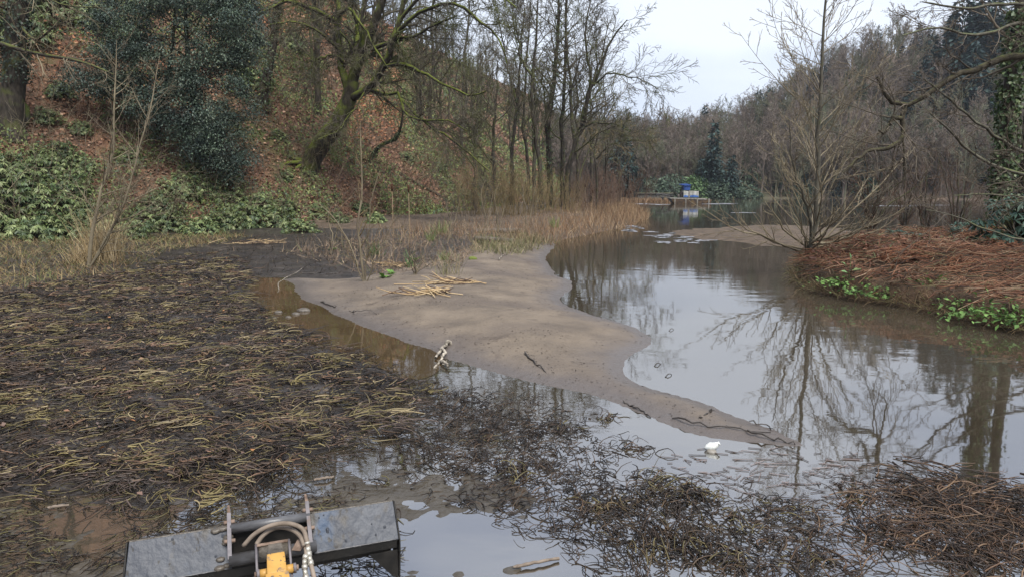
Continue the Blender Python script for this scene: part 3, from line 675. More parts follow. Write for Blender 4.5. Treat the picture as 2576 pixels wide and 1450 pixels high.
slope_tree(655, 275, [(662, 230, 0), (680, 150, .2), (690, 80, .3), (698, 20, .3), (705, -60, .3), (715, -160, .4)], 0.34, 0.14, 'ivy-covered upright tree left of the leaning mossy tree', 900)
slope_tree(795, 200, [(798, 130, 0), (800, 80, 0), (806, 10, 0), (812, -80, 0)], 0.26, 0.12, 'slim brown trunk on the slope behind the leaning tree', 0, crown_n=7)
slope_tree(600, 170, [(598, 100, 0), (602, 20, 0), (606, -80, 0)], 0.2, 0.1, 'slender mossy trunk rising behind the holly crown', 120, crown_n=6)
slope_tree(1168, 420, [(1160, 330, 0), (1175, 240, 0), (1168, 150, 0), (1180, 40, 0), (1175, -60, 0)], 0.2, 0.06, 'grey slope tree right of the leaning tree above the green shrubs', 100, crown_n=16, mtl='bark_grey')
slope_tree(1085, 330, [(1080, 250, 0), (1092, 160, 0), (1085, 60, 0), (1100, -60, 0)], 0.22, 0.08, 'dark slope tree high behind the drooping mossy boughs', 100, crown_n=16)

# --- group of tall multi-stemmed trees on the reedy land
def group_tree(px, Y, limbs, label, ivn=0, n1=17, l1=5.2, tw='twig_dark', grp='tall bare trees behind the reeds', droop=-0.02):
    x = (px - CX) / F * Y; b = np.array([x, Y, drop(x, Y) - 0.1])
    W = [([b if k == 0 else at(p[0][0], p[0][1], Y + p[0][2])] + [at(a, c, Y + dy) for a, c, dy in (p if k == 0 else p[1:])], r0, r1) for k, (p, r0, r1) in enumerate(limbs)]
    P, Q = limbs_to(W, b, 14); Q = Q * .78; P = jitter_line(P, 0.09); Q[0, 0] *= 1.3
    t = thing('multi_stem_tree', label, 'tree', b, 0, grp)
    obj('trunk', [tubes(P[:1], Q[:1], 9)], MT['bark'], t)
    for k in range(1, len(P)): obj('limb', [tubes(P[k:k + 1], Q[k:k + 1], 7)], MT['bark'], t)
    B1, S1 = grow(P, Q, n1, 0.3, 1, 0.75, 1.0, 7, 0.14, (0.01, 0, 0.03), 0.42, absl=l1, taper=0.45)
    B2, S2 = grow(B1, S1, 7, 0.15, 1, 0.7, 0.58, 5, 0.18, (0.01, 0, droop), 0.6, rmin=0.018)
    B3, S3 = grow(B2, S2, 7, 0.15, 1, 0.7, 0.62, 3, 0.2, (0, 0, droop * 2), 0.8, rmin=0.014)
    obj('crown', [tubes(B1, S1, 4), tubes(B2, S2, 3), tubes(B3, S3, 3)], MT[tw], t)['kind'] = 'stuff'
    if ivn: obj('ivy', [ivy(P, Q, ivn, 0.16)], MT['leaf'], t)['kind'] = 'stuff'
group_tree(1424, 60, [([(1432, 420, 0), (1445, 375, 0), (1459, 333, 0), (1470, 284, -.5), (1488, 222, -1), (1504, 190, -1), (1540, 98, -1.5), (1578, 50, -2)], 0.36, 0.05),
                      ([(1448, 360, 0), (1441, 330, .3), (1437, 266, .5), (1432, 178, .8), (1424, 89, 1), (1427, 0, 1.2)], 0.2, 0.05),
                      ([(1470, 290, -.3), (1480, 250, -.2), (1480, 150, 0), (1476, 60, .4), (1488, -10, .4)], 0.18, 0.05),
                      ([(1464, 322, 0), (1500, 308, -1.5), (1530, 308, -2.5), (1585, 330, -3.5)], 0.10, 0.03),
                      ([(1492, 214, -1), (1530, 189, -2), (1583, 192, -3), (1640, 214, -4), (1664, 232, -4.5)], 0.10, 0.02),
                      ([(1458, 335, 0), (1472, 260, 1), (1510, 150, 1.6), (1530, 60, 2)], 0.15, 0.04)], 'tall mossy tree with spreading stems standing nearest the open sky', 200, n1=15)
group_tree(1361, 58, [([(1358, 420, 0), (1348, 346, 0), (1341, 266, 0), (1338, 191, 0), (1345, 120, 0), (1351, 44, 0), (1355, -30, 0)], 0.28, 0.05),
                      ([(1338, 190, 0), (1317, 160, .6), (1300, 92, 1), (1285, 10, 1.4)], 0.14, 0.04)], 'tall bare tree whose curving trunk bows left of the ivy stems', 150)
group_tree(1384, 64, [([(1382, 400, 0), (1379, 284, 0), (1394, 222, 0), (1400, 133, 0), (1406, 0, 0), (1410, -60, 0)], 0.40, 0.08)], 'straight ivy-clad trunk in the middle of the tall bare trees', 1100, n1=22)
group_tree(1413, 66, [([(1414, 400, 0), (1416, 311, 0), (1421, 178, 0), (1424, 0, 0), (1424, -40, 0)], 0.30, 0.07)], 'straight slim trunk close behind the spreading mossy tree', 200, n1=22)
group_tree(1286, 70, [([(1288, 400, 0), (1290, 330, 0), (1306, 222, 0), (1312, 111, 0), (1320, 20, 0)], 0.28, 0.06), ([(1300, 260, 0), (1280, 180, 1), (1262, 90, 1), (1250, 20, 1)], .14, .04)], 'leaning bare tree at the left end of the tall group', 200, n1=18)
group_tree(1330, 74, [([(1326, 400, 0), (1318, 300, 0), (1322, 200, 0), (1330, 100, 0), (1335, 10, 0)], 0.24, 0.06)], 'thin bare tree standing back between the bowed trunks', 0, n1=20)
group_tree(1500, 72, [([(1500, 440, 0), (1496, 380, 0), (1510, 330, 0), (1535, 280, 0), (1560, 240, -1)], 0.16, 0.03), ([(1500, 400, 0), (1530, 370, -1), (1588, 352, -2), (1630, 358, -3)], 0.10, 0.03)], 'low spreading mossy tree over the far reeds', 0, n1=9, l1=3.4, tw='willow')

# --- holly
b = hit(552, 448)
hx = b - np.array([0, 0, 0.3]); YH = b[1] - 1.0
t = thing('holly_tree', 'big dense blue-green holly tree on the left slope', 'tree', b)
P, Q = limbs_to([(np.array([b - [0, 0, .3], at(545, 400, YH + .6), at(520, 330, YH + .8), at(480, 220, YH + 1), at(470, 100, YH + 1), at(465, -40, YH + 1)]), 0.22, 0.06),
                 (np.array([at(400, 400, YH + 1.6) - [0, 0, .8], at(398, 330, YH + 1.4), at(405, 250, YH + 1.2), at(430, 150, YH + 1), at(440, 20, YH + 1)]), 0.16, 0.05)], b, 12)
obj('trunk', [tubes(P[:1], Q[:1], 8)], MT['bark'], t); obj('trunk', [tubes(P[1:], Q[1:], 8)], MT['bark'], t)
blobs = [(450, 60, 190, 120, 2.2), (545, 210, 90, 140, 2.0), (570, 350, 62, 92, 1.6), (330, 160, 110, 60, 1.6), (430, 250, 95, 80, 1.8), (245, 195, 85, 45, 1.2), (600, 60, 62, 95, 1.8), (480, -60, 180, 80, 2.2), (500, 330, 60, 70, 1.4), (300, 60, 70, 60, 1.4)]
pp, dd, nn, cc = [], [], [], []
for x, y, rx, ry, rd in blobs:
    c = at(x, y, YH - 0.2) - b; s = YH / F
    nb_ = int(rx * ry / 125) + 7
    v = norm(R.normal(size=(nb_, 3))) * R.uniform(0.35, 1.08, (nb_, 1)) ** 0.5
    v = c + v * np.array([rx * s, rd, ry * s])
    for q in v:
        m = R.integers(70, 170); sz = R.uniform(.20, .42)
        o = R.normal(size=(m, 3)) * np.array([sz, sz, sz * .5]); o[:, 2] -= .55 * np.hypot(o[:, 0], o[:, 1])
        pp.append(q + o); dd.append(norm(o) * .7 + R.normal(size=(m, 3)) * .7 + [0, -.2, -.35]); nn.append(R.normal(size=(m, 3)) * .6 + [0, -.3, .8])
        cc.append(np.array(R.choice([(.062, .090, .066), (.080, .112, .072), (.045, .070, .058), (.11, .14, .095)][:4], p=[.35, .25, .28, .12], axis=0)) * R.uniform(.6, 1.5) * R.uniform(.65, 1.4, (m, 1)))
pp, dd, nn, cc = map(np.concatenate, (pp, dd, nn, cc)); m = len(pp)
obj('foliage', [leaves(pp, dd, nn, R.uniform(0.08, 0.16, m), R.uniform(0.04, 0.08, m), cc)], MT['leaf'], t)['kind'] = 'stuff'
tw, ts = grow(P, Q, 26, 0.15, 1, 0.95, 0.35, 6, 0.15, (0, 0, .0), 0.4)
obj('branches', [tubes(tw, ts, 4)], MT['bark'], t)['kind'] = 'stuff'

# --- ivy trunk with mossy boulder at the left edge
b = hit(30, 330)
P, Q = limbs_to([([b - [0, 0, .5], at(30, 260, b[1]), at(38, 170, b[1]), at(40, 80, b[1]), at(50, -20, b[1]), at(55, -140, b[1])], 0.55, 0.35)], b, 14); Q[0, 0] *= 1.3
br, bq = limbs_to([([at(30, 130, b[1]), at(0, 112, b[1] - .6), at(60, 128, b[1] - 1.4), at(120, 140, b[1] - 2), at(180, 150, b[1] - 2.5), at(240, 168, b[1] - 3), at(285, 188, b[1] - 3.4)], .11, .03),
                   ([at(45, 60, b[1]), at(90, 100, b[1] - 1), at(150, 60, b[1] - 2), at(215, 45, b[1] - 2.5)], .07, .02), ([at(40, 30, b[1]), at(-40, 0, b[1] - 1), at(60, -30, b[1] - 2), at(170, 15, b[1] - 3), at(260, 20, b[1] - 3)], .07, .02)], b, 14)
B1, S1 = grow(br, bq, 16, .2, 1, .7, .35, 6, .15, (0, 0, .03), .4); B2, S2 = grow(B1, S1, 7, .1, 1, .7, .55, 4, .2, (0, 0, .02), .6, rmin=.006)
t = thing('ivy_tree', 'thick ivy-hung trunk with a mossy bough at the left edge', 'tree', b)
obj('trunk', [tubes(P, Q, 10)], MT['bark'], t)
for k in range(3): obj('branch', [tubes(br[k:k + 1], bq[k:k + 1], 7)], MT['bark'], t)
obj('twigs', [tubes(B1, S1, 4), tubes(B2, S2, 3)], MT['twig_alder'], t)['kind'] = 'stuff'
obj('ivy', [ivy(P[:, 4:], Q[:, 4:], 1700, .13, C=((.02, .03, .018), (.035, .05, .03), (.05, .07, .035)))], MT['leaf'], t)['kind'] = 'stuff'
def boulder(loc, sx, sy, sz, seed):
    import bmesh as _b
    bm = _b.new(); _b.ops.create_icosphere(bm, subdivisions=4, radius=1.0)
    V = np.array([v.co[:] for v in bm.verts]); Fc = np.array([[v.index for v in f.verts] for f in bm.faces]); bm.free()
    V = V * (1 + 0.16 * fbm(V[:, 0] * 2 + V[:, 2], V[:, 1] * 2 - V[:, 2], 1.1, 4, seed)[:, None]); V[:, 2] = np.sign(V[:, 2]) * np.abs(V[:, 2]) ** 0.8
    return (V * [sx, sy, sz], Fc)
bb = hit(22, 290)
tag(obj('mossy_boulder', [boulder(bb, 1.0, 0.8, 0.9, 3)], MT['rock'], loc=bb), 'green mossy boulder at the foot of the ivy-hung trunk', 'boulder')

# --- saplings
def sapling(name, label, base, stems, r, n1, l1, m2, mtl, extra=(), up=0.06, n3=0, group=None):
    P, Q = limbs_to([([base - [0, 0, .15]] + [np.asarray(p) for p in s], r * q, 0.006) for s, q in stems], base, 12); P = jitter_line(P, 0.02)
    B1, S1 = grow(P, Q, n1, .18, .97, .75, 1.0, 6, .10, (0, 0, up), .5, absl=l1, taper=.5, rmin=.005); ch = [tubes(B1, S1, 4)]
    B2, S2 = grow(B1, S1, m2, .2, 1, .7, .45, 4, .14, (0, 0, up * .6), .6, rmin=.004); ch.append(tubes(B2, S2, 3))
    if n3: B3, S3 = grow(B2, S2, n3, .2, 1, .7, .45, 3, .14, (0, 0, up * .6), .7, rmin=.003); ch.append(tubes(B3, S3, 3))
    t = thing(name, label, 'tree' if 'tree' in name else 'sapling', base, 0, group)
    for k in range(len(P)): obj('trunk' if k == 0 else 'stem', [tubes(P[k:k + 1], Q[k:k + 1], 8)], MT[mtl[0]], t)
    obj('crown', ch, MT[mtl[1]], t)['kind'] = 'stuff'
    return t
b = hit(222, 668); Y = b[1]
sapling('sapling', 'bare forked sapling rising from a dry grass clump on the left', b, [([at(232, 580, Y), at(252, 490, Y), at(281, 380, Y), at(289, 250, Y), at(293, 100, Y)], 1.0), ([at(268, 600, Y - .2), at(310, 515, Y - .4), at(346, 400, Y - .3), at(380, 265, Y - .2), at(402, 140, Y)], .7), ([at(290, 560, Y - .4), at(305, 480, Y - .6), at(300, 420, Y - .7)], .4)], 0.062, 26, 1.7, 6, ('twig_alder', 'twig_alder'), n3=2)
b = hit(918, 706); Y = b[1]
sapling('sapling', 'thin upright bare sapling growing from the mud beside the cattails', b, [([at(907, 640, Y), at(903, 540, Y), at(909, 420, Y), at(907, 310, Y)], 1.0), ([at(925, 600, Y - .2), at(935, 500, Y - .3), at(955, 430, Y - .3)], .5), ([at(880, 620, Y), at(850, 560, Y), at(800, 510, Y)], .5), ([at(945, 650, Y - .3), at(968, 600, Y - .4), at(1000, 540, Y - .4)], .45)], 0.034, 11, 0.7, 4, ('twig_alder', 'willow'))
for px, py, hh, lab in ((1215, 600, 150, 'small bare sapling left of the grey logs'), (1248, 592, 130, 'small bare sapling right behind the grey logs'), (1128, 600, 110, 'small bare sapling beside the green grass tuft'), (830, 640, 130, 'small twisted pale sapling on the dark mud'), (1320, 590, 150, 'small bare sapling among the front reeds'), (1040, 690, 60, 'dead red-brown stem beside the cattail')):
    b = hit(px, py); Y = b[1]
    sapling('sapling', lab, b, [([at(px + 4, py - hh * .4, Y), at(px - 4, py - hh * .8, Y), at(px + 8, py - hh, Y)], 1), ([at(px + 14, py - hh * .3, Y), at(px + 26, py - hh * .8, Y)], .7)], 0.03, 9, .8, 4, ('twig_alder', 'twig_grey'))

# --- the wide bare tree at the water's edge on the right
b = np.array([8.35, 19.9, drop(8.35, 19.9) - .05]); Y = b[1]
st = [([at(2052, 560, Y), at(2056, 450, Y), at(2058, 350, Y), at(2065, 190, Y), at(2074, 60, Y), at(2086, -80, Y), at(2092, -180, Y)], 0.075, 0.012),
      ([at(2040, 560, Y - .3), at(2010, 480, Y - .6), at(1990, 390, Y - .8), at(1985, 300, Y - 1)], .05, .01), ([at(2060, 540, Y + .3), at(2100, 450, Y + .5), at(2150, 380, Y + .6), at(2200, 300, Y + .8)], .05, .01)]
P, Q = limbs_to([([b] + s, a, c) for s, a, c in st], b, 16); P = jitter_line(P, .045); Q[:, 0] *= 1.2
m = 52
B1, S1 = grow(P[:1], Q[:1], m, .03, .95, .85, 1.0, 8, .085, (-.006, 0, .06), .30, absl=3.6, taper=.38, tip=.18, rmin=.006)
B1b, S1b = grow(P[1:], Q[1:], 10, .15, .95, .7, .5, 8, .06, (0, 0, .05), .5, rmin=.006)
lowp = np.array([b + [0, 0, .35]]); ll = []
for a in np.linspace(-2.9, 0.6, 13):
    d = np.array([math.cos(a), math.sin(a) * .9, R.uniform(.12, .75)]); ln = R.uniform(1.8, 3.4)
    ll.append(([b + [0, 0, R.uniform(.1, .6)], b + [0, 0, .4] + d * ln * .4, b + [0, 0, .4] + d * ln * .75 + [0, 0, .15], b + [0, 0, .4] + d * ln + [0, 0, .45]], .035, .007))
PL, QL = limbs_to(ll, b, 8); PL = jitter_line(PL, .03)
A, S = np.concatenate([B1, B1b, PL]), np.concatenate([S1, S1b, QL])
B2, S2 = grow(A, S, 8, .2, 1, .6, .38, 6, .08, (0, 0, .06), .6, rmin=.008); B3, S3 = grow(B2, S2, 4, .2, 1, .65, .45, 4, .12, (0, 0, .04), .8, rmin=.0065)
t = thing('alder_tree', 'wide-branching bare tree standing at the bracken bank tip', 'tree', b)
obj('trunk', [tubes(P[:1], Q[:1], 10)], MT['bark_grey'], t)
for k in range(1, len(P)): obj('stem', [tubes(P[k:k + 1], Q[k:k + 1], 7)], MT['bark_grey'], t)
obj('crown', [tubes(A, S, 5), tubes(B2, S2, 3), tubes(B3, S3, 3)], MT['twig_alder'], t)['kind'] = 'stuff'

# --- small many-stemmed tree behind it
x, yy = 13.3, 26.0; b = np.array([x, yy, drop(x, yy)]); Y = yy
sapling('bushy_tree', 'small many-stemmed tree with red-brown stems on the bank crest', b, [([at(2200, 520, Y), at(2225, 480, Y), at(2240, 420, Y)], 1), ([at(2185, 500, Y), at(2180, 420, Y), at(2170, 340, Y)], .8), ([at(2175, 510, Y), at(2150, 430, Y), at(2120, 370, Y)], .7), ([at(2205, 500, Y), at(2215, 420, Y), at(2205, 340, Y)], .7), ([at(2230, 520, Y), at(2290, 480, Y), at(2340, 440, Y)], .6)], .07, 12, 1.6, 6, ('bark', 'twig_red'), n3=3)
for k, (px, Y, h, lab) in enumerate(((2330, 29, 150, 'dark brown twiggy bush on the crest left of the ivy trunks'), (2410, 28, 170, 'dense brown bush close against the ivy-clad twin trunks'), (2275, 30, 120, 'low brown bush on the crest between the small trees'))):
    x = (px - CX) / F * Y; b = np.array([x, Y, drop(x, Y)])
    sapling('bushy_tree', lab, b, [([at(px + dx * .4, 500, Y + dz), at(px + dx, 540 - h, Y + dz)], q) for dx, dz, q in ((0, 0, 1), (-30, .5, .8), (35, -.5, .8), (60, .3, .6), (-55, 0, .6))], .05, 12, 1.3, 6, ('bark', 'twig_red'), n3=4)

# --- ivy-clad twin trunks on the right
for px, r, n, lab in ((2508, .20, 2600, 'trunk thickly wrapped in dark ivy at the right edge'), (2562, .19, 250, 'plain mossy trunk beside the ivy-wrapped one at the edge')):
    Y = 21.0 if n > 1000 else 21.6; x = (px - CX) / F * Y; b = np.array([x, Y, drop(x, Y)])
    P, Q = limbs_to([([b - [0, 0, .3], b + [.02, 0, 2], b + [-.05, 0, 5], b + [.1, 0, 8], b + [.3, 0, 11]], r, .1)], b, 14)
    B1, S1 = grow(P, Q, 14, .5, 1, .9, .28, 7, .14, (0, 0, .03), .4); B2, S2 = grow(B1, S1, 7, .2, 1, .7, .5, 5, .18, (0, 0, 0), .5, rmin=.006); B3, S3 = grow(B2, S2, 4, .2, 1, .7, .5, 4, .18, (0, 0, 0), .6, rmin=.005)
    stand('ivy_trunk_tree', lab, 'tree', b, [tubes(P, Q, 9)], [tubes(B1, S1, 4), tubes(B2, S2, 3), tubes(B3, S3, 3)], MT['bark'], MT['twig_grey'], extra=[('ivy', [ivy(P[:, :9] if n > 1000 else P, Q[:, :9] if n > 1000 else Q, n, .12)], MT['leaf'])], group='trunks at the right edge')
# --- overhanging tree just outside the frame with its contorted mossy bough
Y = 17.0; x = (2720 - CX) / F * Y; b = np.array([x, Y, drop(x, Y)])
T0 = np.array([b - [0, 0, .3], b + [0, 0, 2], b + [.2, .2, 5], b + [.3, .3, 9]])
LB = [([b + [.1, .1, 4.2], at(2573, 138, Y), at(2480, 163, Y - .3), at(2409, 188, Y - .5), at(2356, 224, Y - .6), at(2303, 254, Y - .7), at(2274, 265, Y - .8), at(2246, 259, Y - .8), at(2228, 245, Y - .9), at(2219, 213, Y - 1), at(2207, 194, Y - 1)], .085, .03),
      ([at(2276, 264, Y - .8), at(2270, 300, Y - .9), at(2270, 346, Y - 1), at(2232, 373, Y - 1.1), at(2185, 381, Y - 1.2), at(2153, 405, Y - 1.3), at(2120, 436, Y - 1.4)], .055, .02),
      ([at(2272, 300, Y - .9), at(2245, 298, Y - 1), at(2236, 318, Y - 1.05), at(2225, 335, Y - 1.1), at(2210, 328, Y - 1.1)], .04, .02),
      ([at(2271, 346, Y - 1), at(2274, 400, Y - 1), at(2272, 450, Y - 1), at(2225, 485, Y - 1)], .022, .01),
      ([b + [0, 0, 1.6], at(2576, 440, Y - .5), at(2445, 384, Y - 1), at(2390, 330, Y - 1.2), at(2338, 284, Y - 1.4)], .05, .012),
      ([b + [0, 0, 2.2], at(2576, 384, Y - .2), at(2466, 313, Y - .5), at(2374, 238, Y - .8), at(2324, 199, Y - 1)], .045, .012),
      ([b + [0, 0, 1.0], at(2576, 602, Y - 3), at(2480, 578, Y - 3.2), at(2400, 542, Y - 3.4), at(2330, 528, Y - 3.5)], .03, .008),
      ([b + [0, 0, 1.5], at(2576, 496, Y - 1.2), at(2480, 488, Y - 1.4), at(2400, 492, Y - 1.6)], .03, .008),
      ([b + [.1, .1, 5], at(2560, 60, Y - .5), at(2450, 90, Y - 1), at(2350, 70, Y - 1.5), at(2270, 90, Y - 1.8)], .05, .01),
      ([b + [.1, .1, 5.5], at(2540, 10, Y - .5), at(2420, 20, Y - 1), at(2320, 5, Y - 1.5)], .05, .01)]
t = thing('overhanging_tree', 'contorted mossy boughs reaching in over the bracken bank', 'tree', b)
P, Q = limbs_to([(T0, .26, .1)], b, 12); obj('trunk', [tubes(P, Q, 9)], MT['bark'], t)
P, Q = limbs_to(LB, b, 18); P = jitter_line(P, .018)
for k in range(len(P)): obj('bough', [tubes(P[k:k + 1], Q[k:k + 1] * (1 + .25 * R.random((1, 18))), 7)], MT['bough' if k < 4 else 'bark_grey'], t)
B1, S1 = grow(P, Q, 11, .2, 1, .75, 1.0, 6, .14, (-.03, 0, .02), .42, absl=1.7, taper=.3, rmin=.007); B2, S2 = grow(B1, S1, 6, .2, 1, .65, .5, 5, .16, (0, 0, .02), .7, rmin=.006); B3, S3 = grow(B2, S2, 4, .2, 1, .65, .5, 3, .16, (0, 0, .02), .8, rmin=.005)
obj('crown', [tubes(B1, S1, 4), tubes(B2, S2, 3), tubes(B3, S3, 3)], MT['twig_grey'], t)['kind'] = 'stuff'

# --- bare trees up the left hillside (shared variants)
HV = []
for k in range(5):
    h = 11 + 1.5 * k
    a, c = bare_variant(h, .20, nb=15, ang=.8, l1=.42, n2=6, n3=5, split=(k % 3), rmin=.017, K3=3)
    HV.append((mesh_from('trunk', a), mesh_from('crown', c)))
    HV[-1][0].materials.append(MT['bark']); HV[-1][1].materials.append(MT['twig_dark'])
for k, (px, Y, s, lab) in enumerate(((1238, 66, 1.1, 'bare tree behind the willow scrub left of the tall group'), (1345, 82, 1.25, 'bare tree seen behind the bowed trunk'), (1452, 84, 1.2, 'bare tree directly behind the spreading mossy tree'), (1486, 92, 1.1, 'bare tree right behind the spreading mossy tree'), (1524, 98, 1.0, 'bare tree rising from the red-brown thicket'), (1192, 56, .95, 'bare tree above the pale green shrubs near the ditch'), (1555, 112, 1.0, 'bare tree at the far end of the reedy land'))):
    x = (px - CX) / F * Y; t = thing('bare_tree', lab, 'tree', (x, Y, drop(x, Y) - .2), k * 1.3, 'tall bare trees behind the reeds'); t.scale = (s, s, s * 1.1)
    obj('trunk', HV[k % 5][0], None, t); obj('crown', HV[k % 5][1], None, t)['kind'] = 'stuff'
cnt = 0; used = []
for tries in range(6000):
    u = R.uniform(25, 180); k = R.uniform(14, 66); p = on_hill(HL, u, k)
    px, py, dep = proj(p)
    if not (-150 < px < 1560) or dep < 34: continue
    if py > 420 - max(0, 900 - px) * .12 and px < 1000: continue
    dmin = 3.2 if px > 900 else 4.4
    if any(abs(p[0] - q[0]) < dmin and abs(p[1] - q[1]) < dmin for q in used): continue
    used.append(p); v = HV[cnt % 5]
    t = thing('bare_tree', 'bare tree among many on the steep wooded slope', 'tree', p - [0, 0, .3], R.random() * 6.28, 'bare trees on the steep slope'); s = R.uniform(.75, 1.15); t.scale = (s, s, s)
    obj('trunk', v[0], None, t); obj('crown', v[1], None, t)['kind'] = 'stuff'
    cnt += 1
    if cnt >= 85: break

# --- far wood (one mass) and the conifers one can tell apart in it
FV = []
for k in range(7):
    a, c = bare_variant(10.5 + k % 4, .22, nb=14, ang=.7, l1=.42, n2=6, n3=4, split=(1 if k % 2 else 0), rmin=.040, Kt=7, K3=3)
    m_ = mesh_from('far_tree', a + c); m_.materials.append(MT['twig_green' if k in (2, 5) else 'twig_far']); FV.append(m_)
def leaf_blob(n, sx, sy, sz, size, C, k=1.0):
    v = norm(R.normal(size=(n, 3))); v[:, 2] = np.abs(v[:, 2]) * R.choice([1, 1, 1, -.35], n)
    lump = 1 + .22 * fbm(v[:, 0] * 2.4 + v[:, 2] * 2, v[:, 1] * 2.4, 1.3, 3, 5)
    p = v * lump[:, None] * R.uniform(.72, 1.0, (n, 1)) * [sx, sy, sz]
    d = norm(v * .6 + R.normal(size=(n, 3)) * .7 + [0, 0, -.3]); cc = pick(C, [3, 3, 2][:len(C)], n) * (0.75 + .5 * R.random((n, 1)))
    return leaves(p, d, norm(v + R.normal(size=(n, 3)) * .5 + [0, 0, .5]), size * R.uniform(.7, 1.3, n), size * .55 * R.uniform(.7, 1.2, n), cc)
def conifer_mesh(h, w, n=34, C=((.020, .038, .036), (.030, .052, .045), (.018, .03, .032))):
    ch = []; pos, d, ln = [], [], []
    for i in range(n):
        f = (i + .5) / n; z = h * (.06 + .93 * f); rr = w * (1 - f) ** .85 * R.uniform(.85, 1.1) + .15
        m = max(5, int(15 * (1 - f)) + 4)
        for a in R.random(m) * 6.28:
            q = R.uniform(.65, 1.1) * rr; e = np.array([math.cos(a), math.sin(a), 0])
            for s_ in np.linspace(.25, 1, max(2, int(q / .45))):
                pos.append(e * q * s_ + [0, 0, z - .28 * q * s_ ** 1.5 + .05]); d.append(e + R.normal(size=3) * .5 + [0, 0, -.3]); ln.append(.6)
    pos = np.array(pos); n = len(pos)
    return [leaves(pos, np.array(d), R.normal(size=(n, 3)) * .5 + [0, 0, 1], h * .05 * R.uniform(.7, 1.4, n) + .3, h * .022 * R.uniform(.7, 1.3, n) + .12, pick(C, (3, 2, 2), n))]
for k in range(2):
    m_ = mesh_from('far_evergreen', conifer_mesh(9, 2.2, n=20) if k else [leaf_blob(500, 3, 3, 4.5, .7, ((.05, .075, .045), (.07, .10, .06), (.035, .055, .04)))]); m_.materials.append(MT['needles']); FV.append(m_)
pts, rot, scl, idx = [], [], [], []
for tries in range(40000):
    u = R.uniform(1, 117); k = R.uniform(2, 50); p = on_hill(HR, u, k)
    px, py, dep = proj(p)
    if not (1380 < px < 2760) or dep < 40: continue
    pts.append(p - [0, 0, .3]); rot.append((R.normal() * .04, R.normal() * .04, R.random() * 6.28)); scl.append(R.uniform(.5, .98)); idx.append(R.integers(0, 7) if R.random() > (.10 if px < 2050 else .20) else R.integers(7, 9))
    if len(pts) >= 1700: break
scatter('far_wood', FV, pts, rot, scl, idx, 'grey-brown leafless wood covering the far hillside', 'wood')
def far_hit(px, py):
    h = hit(px, py); return h if h is not None else at(px, py, 150)
def ridge(px):
    last = 460
    for y in range(460, -40, -4):
        h = hit(px, y)
        if h is None: break
        last = y
    return last
for px, py, top, w, lab in ((1792, 482, 312, 1.6, 'tall dark pointed conifer above the far bushes'), (1762, 484, 402, 1.5, 'smaller dark conifer left of the tall pointed one'), (1838, 484, 392, 1.7, 'dark green conifer right of the tall pointed one'), (2088, 0, 148, 2.2, 'narrow dark conifer on the skyline behind the wide bare tree'), (2058, 0, 190, 1.8, 'short dark conifer on the skyline left of the narrow one'), (1905, 0, 232, 1.8, 'small dark conifer low on the skyline'), (1935, 0, 225, 1.6, 'thin dark conifer on the skyline beside the small one'), (1770, 0, 268, 1.6, 'tiny conifer on the low far skyline'), (1566, 478, 318, 3.0, 'dark conifer showing through the bare trees by the sky'), (2405, 250, -25, 4.6, 'large dark blue conifer on the hillside at the right'), (2470, 230, -60, 4.2, 'large dark conifer behind the ivy-wrapped trunk'), (2335, 260, 100, 3.0, 'mid-sized dark conifer left of the large blue one'), (2440, 300, 90, 3.4, 'dark conifer in front of the two large ones'), (2550, 240, -40, 4.0, 'large dark conifer cut by the right edge'), (2295, 290, 185, 2.2, 'short dark conifer above the contorted bough')):
    py = py or ridge(px) + 14
    p = at(px, py, 148) if py > 470 else hit(px, py)
    p = at(px, 470, 150) if p is None else p
    d = p[1]; h = (py - top) / F * d + .3
    t = thing('conifer', lab, 'tree', p - [0, 0, .3], R.random() * 6.28)
    z = np.linspace(0, h * .97, 8); obj('trunk', [tubes(np.stack([z * 0, z * 0, z], 1)[None], np.linspace(.22, .03, 8)[None], 6)], MT['bark'], t)
    obj('crown', conifer_mesh(h, w * d / 110, n=38, C=((.035, .06, .055), (.048, .078, .068), (.028, .048, .05))), MT['needles'], t)['kind'] = 'stuff'
GRN = ((.075, .11, .07), (.06, .09, .065), (.11, .15, .10))
